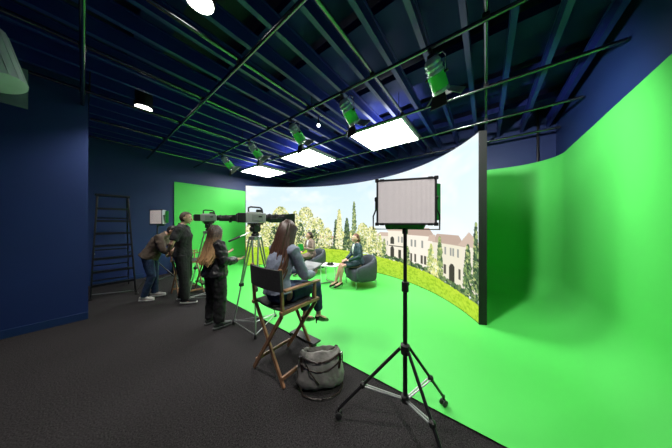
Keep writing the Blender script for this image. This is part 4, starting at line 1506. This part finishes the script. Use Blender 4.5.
# ---- woman on the director chair
p = thing('person', 'person with long dark hair in blue-grey blazer seated on the near director chair', 'person', (1.42, 1.81, 0), R(-90))
k = 0.97
J = joints([(-.02, -.10, .865), (-.03, -.10, .99), (-.035, -.055, 1.18), (-.03, .0, 1.36)], (-.03, .05, 1.515), (-.1, 1, -.35),
           [(-.205, -.01, 1.30), (.145, -.01, 1.30)], [(-.26, .08, 1.04), (.215, .08, 1.03)], [(-.11, .31, 1.00), (.12, .31, .985)],
           [(.35, .9, .1), (-.45, .85, .05)], [(.1, 0, 1), (-.1, 0, 1)], [1, -1],
           [(-.085, -.04, .835), (.085, -.04, .835)], [(-.10, .38, .80), (.085, .40, .815)], [(-.13, .42, .37), (.045, .50, .40)], [(-.1, 1, -.2), (.0, 1, -.3)], 0.55)
body_mesh(J, p, k=k, fem=True)
face_parts(p, J['head'], J['rot'], k)
top_garment(J, p, 'blazer', mat('blue_grey_wool', (0.21, 0.245, 0.33), 0.75, var=0.12, scale=60, bump=.15, bscale=400), k, fem=True, hem=.015, loose=.034, disp=.022)
trousers(J, p, 'jeans', jean, k, loose=.02, end=.80)
pm = mat('black_patent', (0.012, 0.011, 0.012), 0.25, var=0.1)
for i in (0, 1):
    pump(p, J['an'][i], J['toe'][i], 0.05, pm, k)
long_hair(p, J['head'], J['rot'], k, hair_mat('dark_brown_hair', (0.13, 0.060, 0.038), (0.055, 0.026, 0.018), 1.0, 1.5), 0.47, 210, 9, back_y=-.20, spread=.15, r=.014)

t = thing('notebook', 'open grey notepad held on the lap by the woman in the blazer', 'notebook', (1.79, 1.82, 1.055), R(-90))
pr = Matrix.Rotation(R(16), 4, 'X')
MB().box((0, 0, 0), (0.30, 0.21, 0.010)).build('cover', mat('pad_cover', (0.10, 0.10, 0.11), .6, var=.1), t, bevel=.002, tf=pr)
MB().box((0, 0, 0.009), (0.288, 0.20, 0.008)).build('page', mat('pad_paper', (0.42, 0.44, 0.46), .7, var=.04), t, bevel=.001, tf=pr)

# ---- seated women on the set
def seated(label, loc, rz, jacket, hairm, k, turn, hands, shirt=None, seed=2):
    p = thing('person', label, 'person', loc, rz)
    J = joints([(0, -.06, .555), (0, -.03, .68), (0, .0, .86), (0, .015, 1.03)], (0, .04, 1.165), turn,
               [(-.155, .01, .975), (.155, .01, .975)], *hands, 
               [(-.08, -.02, .535), (.08, -.02, .535)], [(-.055, .42, .52), (.065, .41, .53)], [(-.07, .47, .155), (.03, .55, .155)], [(-.15, 1, -.1), (-.1, 1, -.1)], 0.5)
    body_mesh(J, p, k=k, fem=True)
    face_parts(p, J['head'], J['rot'], k)
    top_garment(J, p, 'jacket', jacket, k, fem=True, hem=.0, loose=.022, disp=.014)
    sk = MB()
    sk.tube([(0, -.10, .57), (0, .05, .55), (0, .22, .535), (0, .34, .53)], [(.155, .105), (.165, .095), (.150, .080), (.135, .072)], 20, side=(1, 0, 0))
    sk.tube([(0, -.05, .66), (0, -.06, .56)], [(.125, .10), (.155, .115)], 18)
    sk.build('skirt', jacket, p, voxel=.01, smoothit=4, disp=.012, dscale=.07)
    if shirt:
        MB().tube([(0, .105, .80), (0, .115, .90), (0, .085, 1.0)], [(.028, .02), (.042, .028), (.035, .03)], 12, rnd=True).build('blouse', shirt, p, voxel=.008, smoothit=2)
    for i in (0, 1):
        pump(p, J['an'][i], J['toe'][i], 0.055, pm, k * .95)
    hb = MB()
    hair_cap(hb, J['head'], J['rot'], k, 1.0, 1.09)
    hb.ball(J['head'] + J['rot'] @ (V(0, -.105, -.045) * k), (.045, .042, .048), 14, 10)
    rng = random.Random(seed)
    for i in range(60):
        th = rng.uniform(0, math.pi) + math.pi
        d = V(math.cos(th), math.sin(th), 0)
        a = J['head'] + J['rot'] @ (V(math.cos(th) * .05, .03, .115) * k)
        b = J['head'] + J['rot'] @ (V(d.x * .09, d.y * .05, .04) * k)
        c_ = J['head'] + J['rot'] @ (V(d.x * .03, -.11, -.04) * k)
        hb.tube([a, b, c_], [.004, .007, .004], 5)
    hb.build('hair', hairm, p, ang=80)
    p.scale = (1.05, 1.05, 1.05)
    return p, J


lap = ([(-.225, .06, .74), (.225, .06, .74)], [(-.06, .27, .645), (.07, .27, .65)], [(.35, .9, -.1), (-.35, .9, -.1)], [(0, -.1, -1), (0, -.1, -1)], [-1, 1])
hold = ([(-.225, .05, .74), (.225, .06, .74)], [(-.10, .27, .80), (.10, .26, .66)], [(.2, .7, .45), (-.4, .85, .0)], [(.6, -.5, .5), (0, -.1, -1)], [1, 1])
teal = mat('dark_teal_wool', (0.018, 0.050, 0.062), 0.75, var=0.12, scale=60)
brown_t = mat('taupe_tweed', (0.21, 0.155, 0.125), 0.8, var=0.35, scale=90)
f2 = V(math.cos(A2 + math.pi / 2), math.sin(A2 + math.pi / 2), 0)
f1 = V(math.cos(A1 + math.pi / 2), math.sin(A1 + math.pi / 2), 0)
seated('person in dark teal skirt suit sitting upright in an armchair, hands on lap', tuple(V(C2) + f2 * .10), A2, teal, mat('auburn_hair', (0.11, 0.042, 0.02), .45, var=.3, scale=40), .96, (-.1, 1, .05), lap, white_p)
seated('person in taupe jacket and white blouse seated in an armchair, holding a green tablet', tuple(V(C1) + f1 * .10), A1, brown_t, mat('dark_hair', (0.03, 0.015, 0.011), .45, var=.3, scale=40), .96, (.35, 1, 0), hold, white_p, 5)
tb = thing('tablet', 'green-backed tablet held up by the woman in the taupe jacket', 'tablet', tuple(V(C1) + f1 * .10 + Matrix.Rotation(A1, 3, 'Z') @ V(-.075, .40, .87)), A1 + R(42))
tr_ = Matrix.Rotation(R(-18), 4, 'X')
MB().box((0, 0, 0), (.17, .010, .235)).build('case', mat('green_case', (0.03, 0.42, 0.09), .5, var=.05), tb, bevel=.004, tf=tr_)
MB().box((0, -.006, 0), (.155, .003, .215)).build('screen_glass', black, tb, smooth=False, tf=tr_)
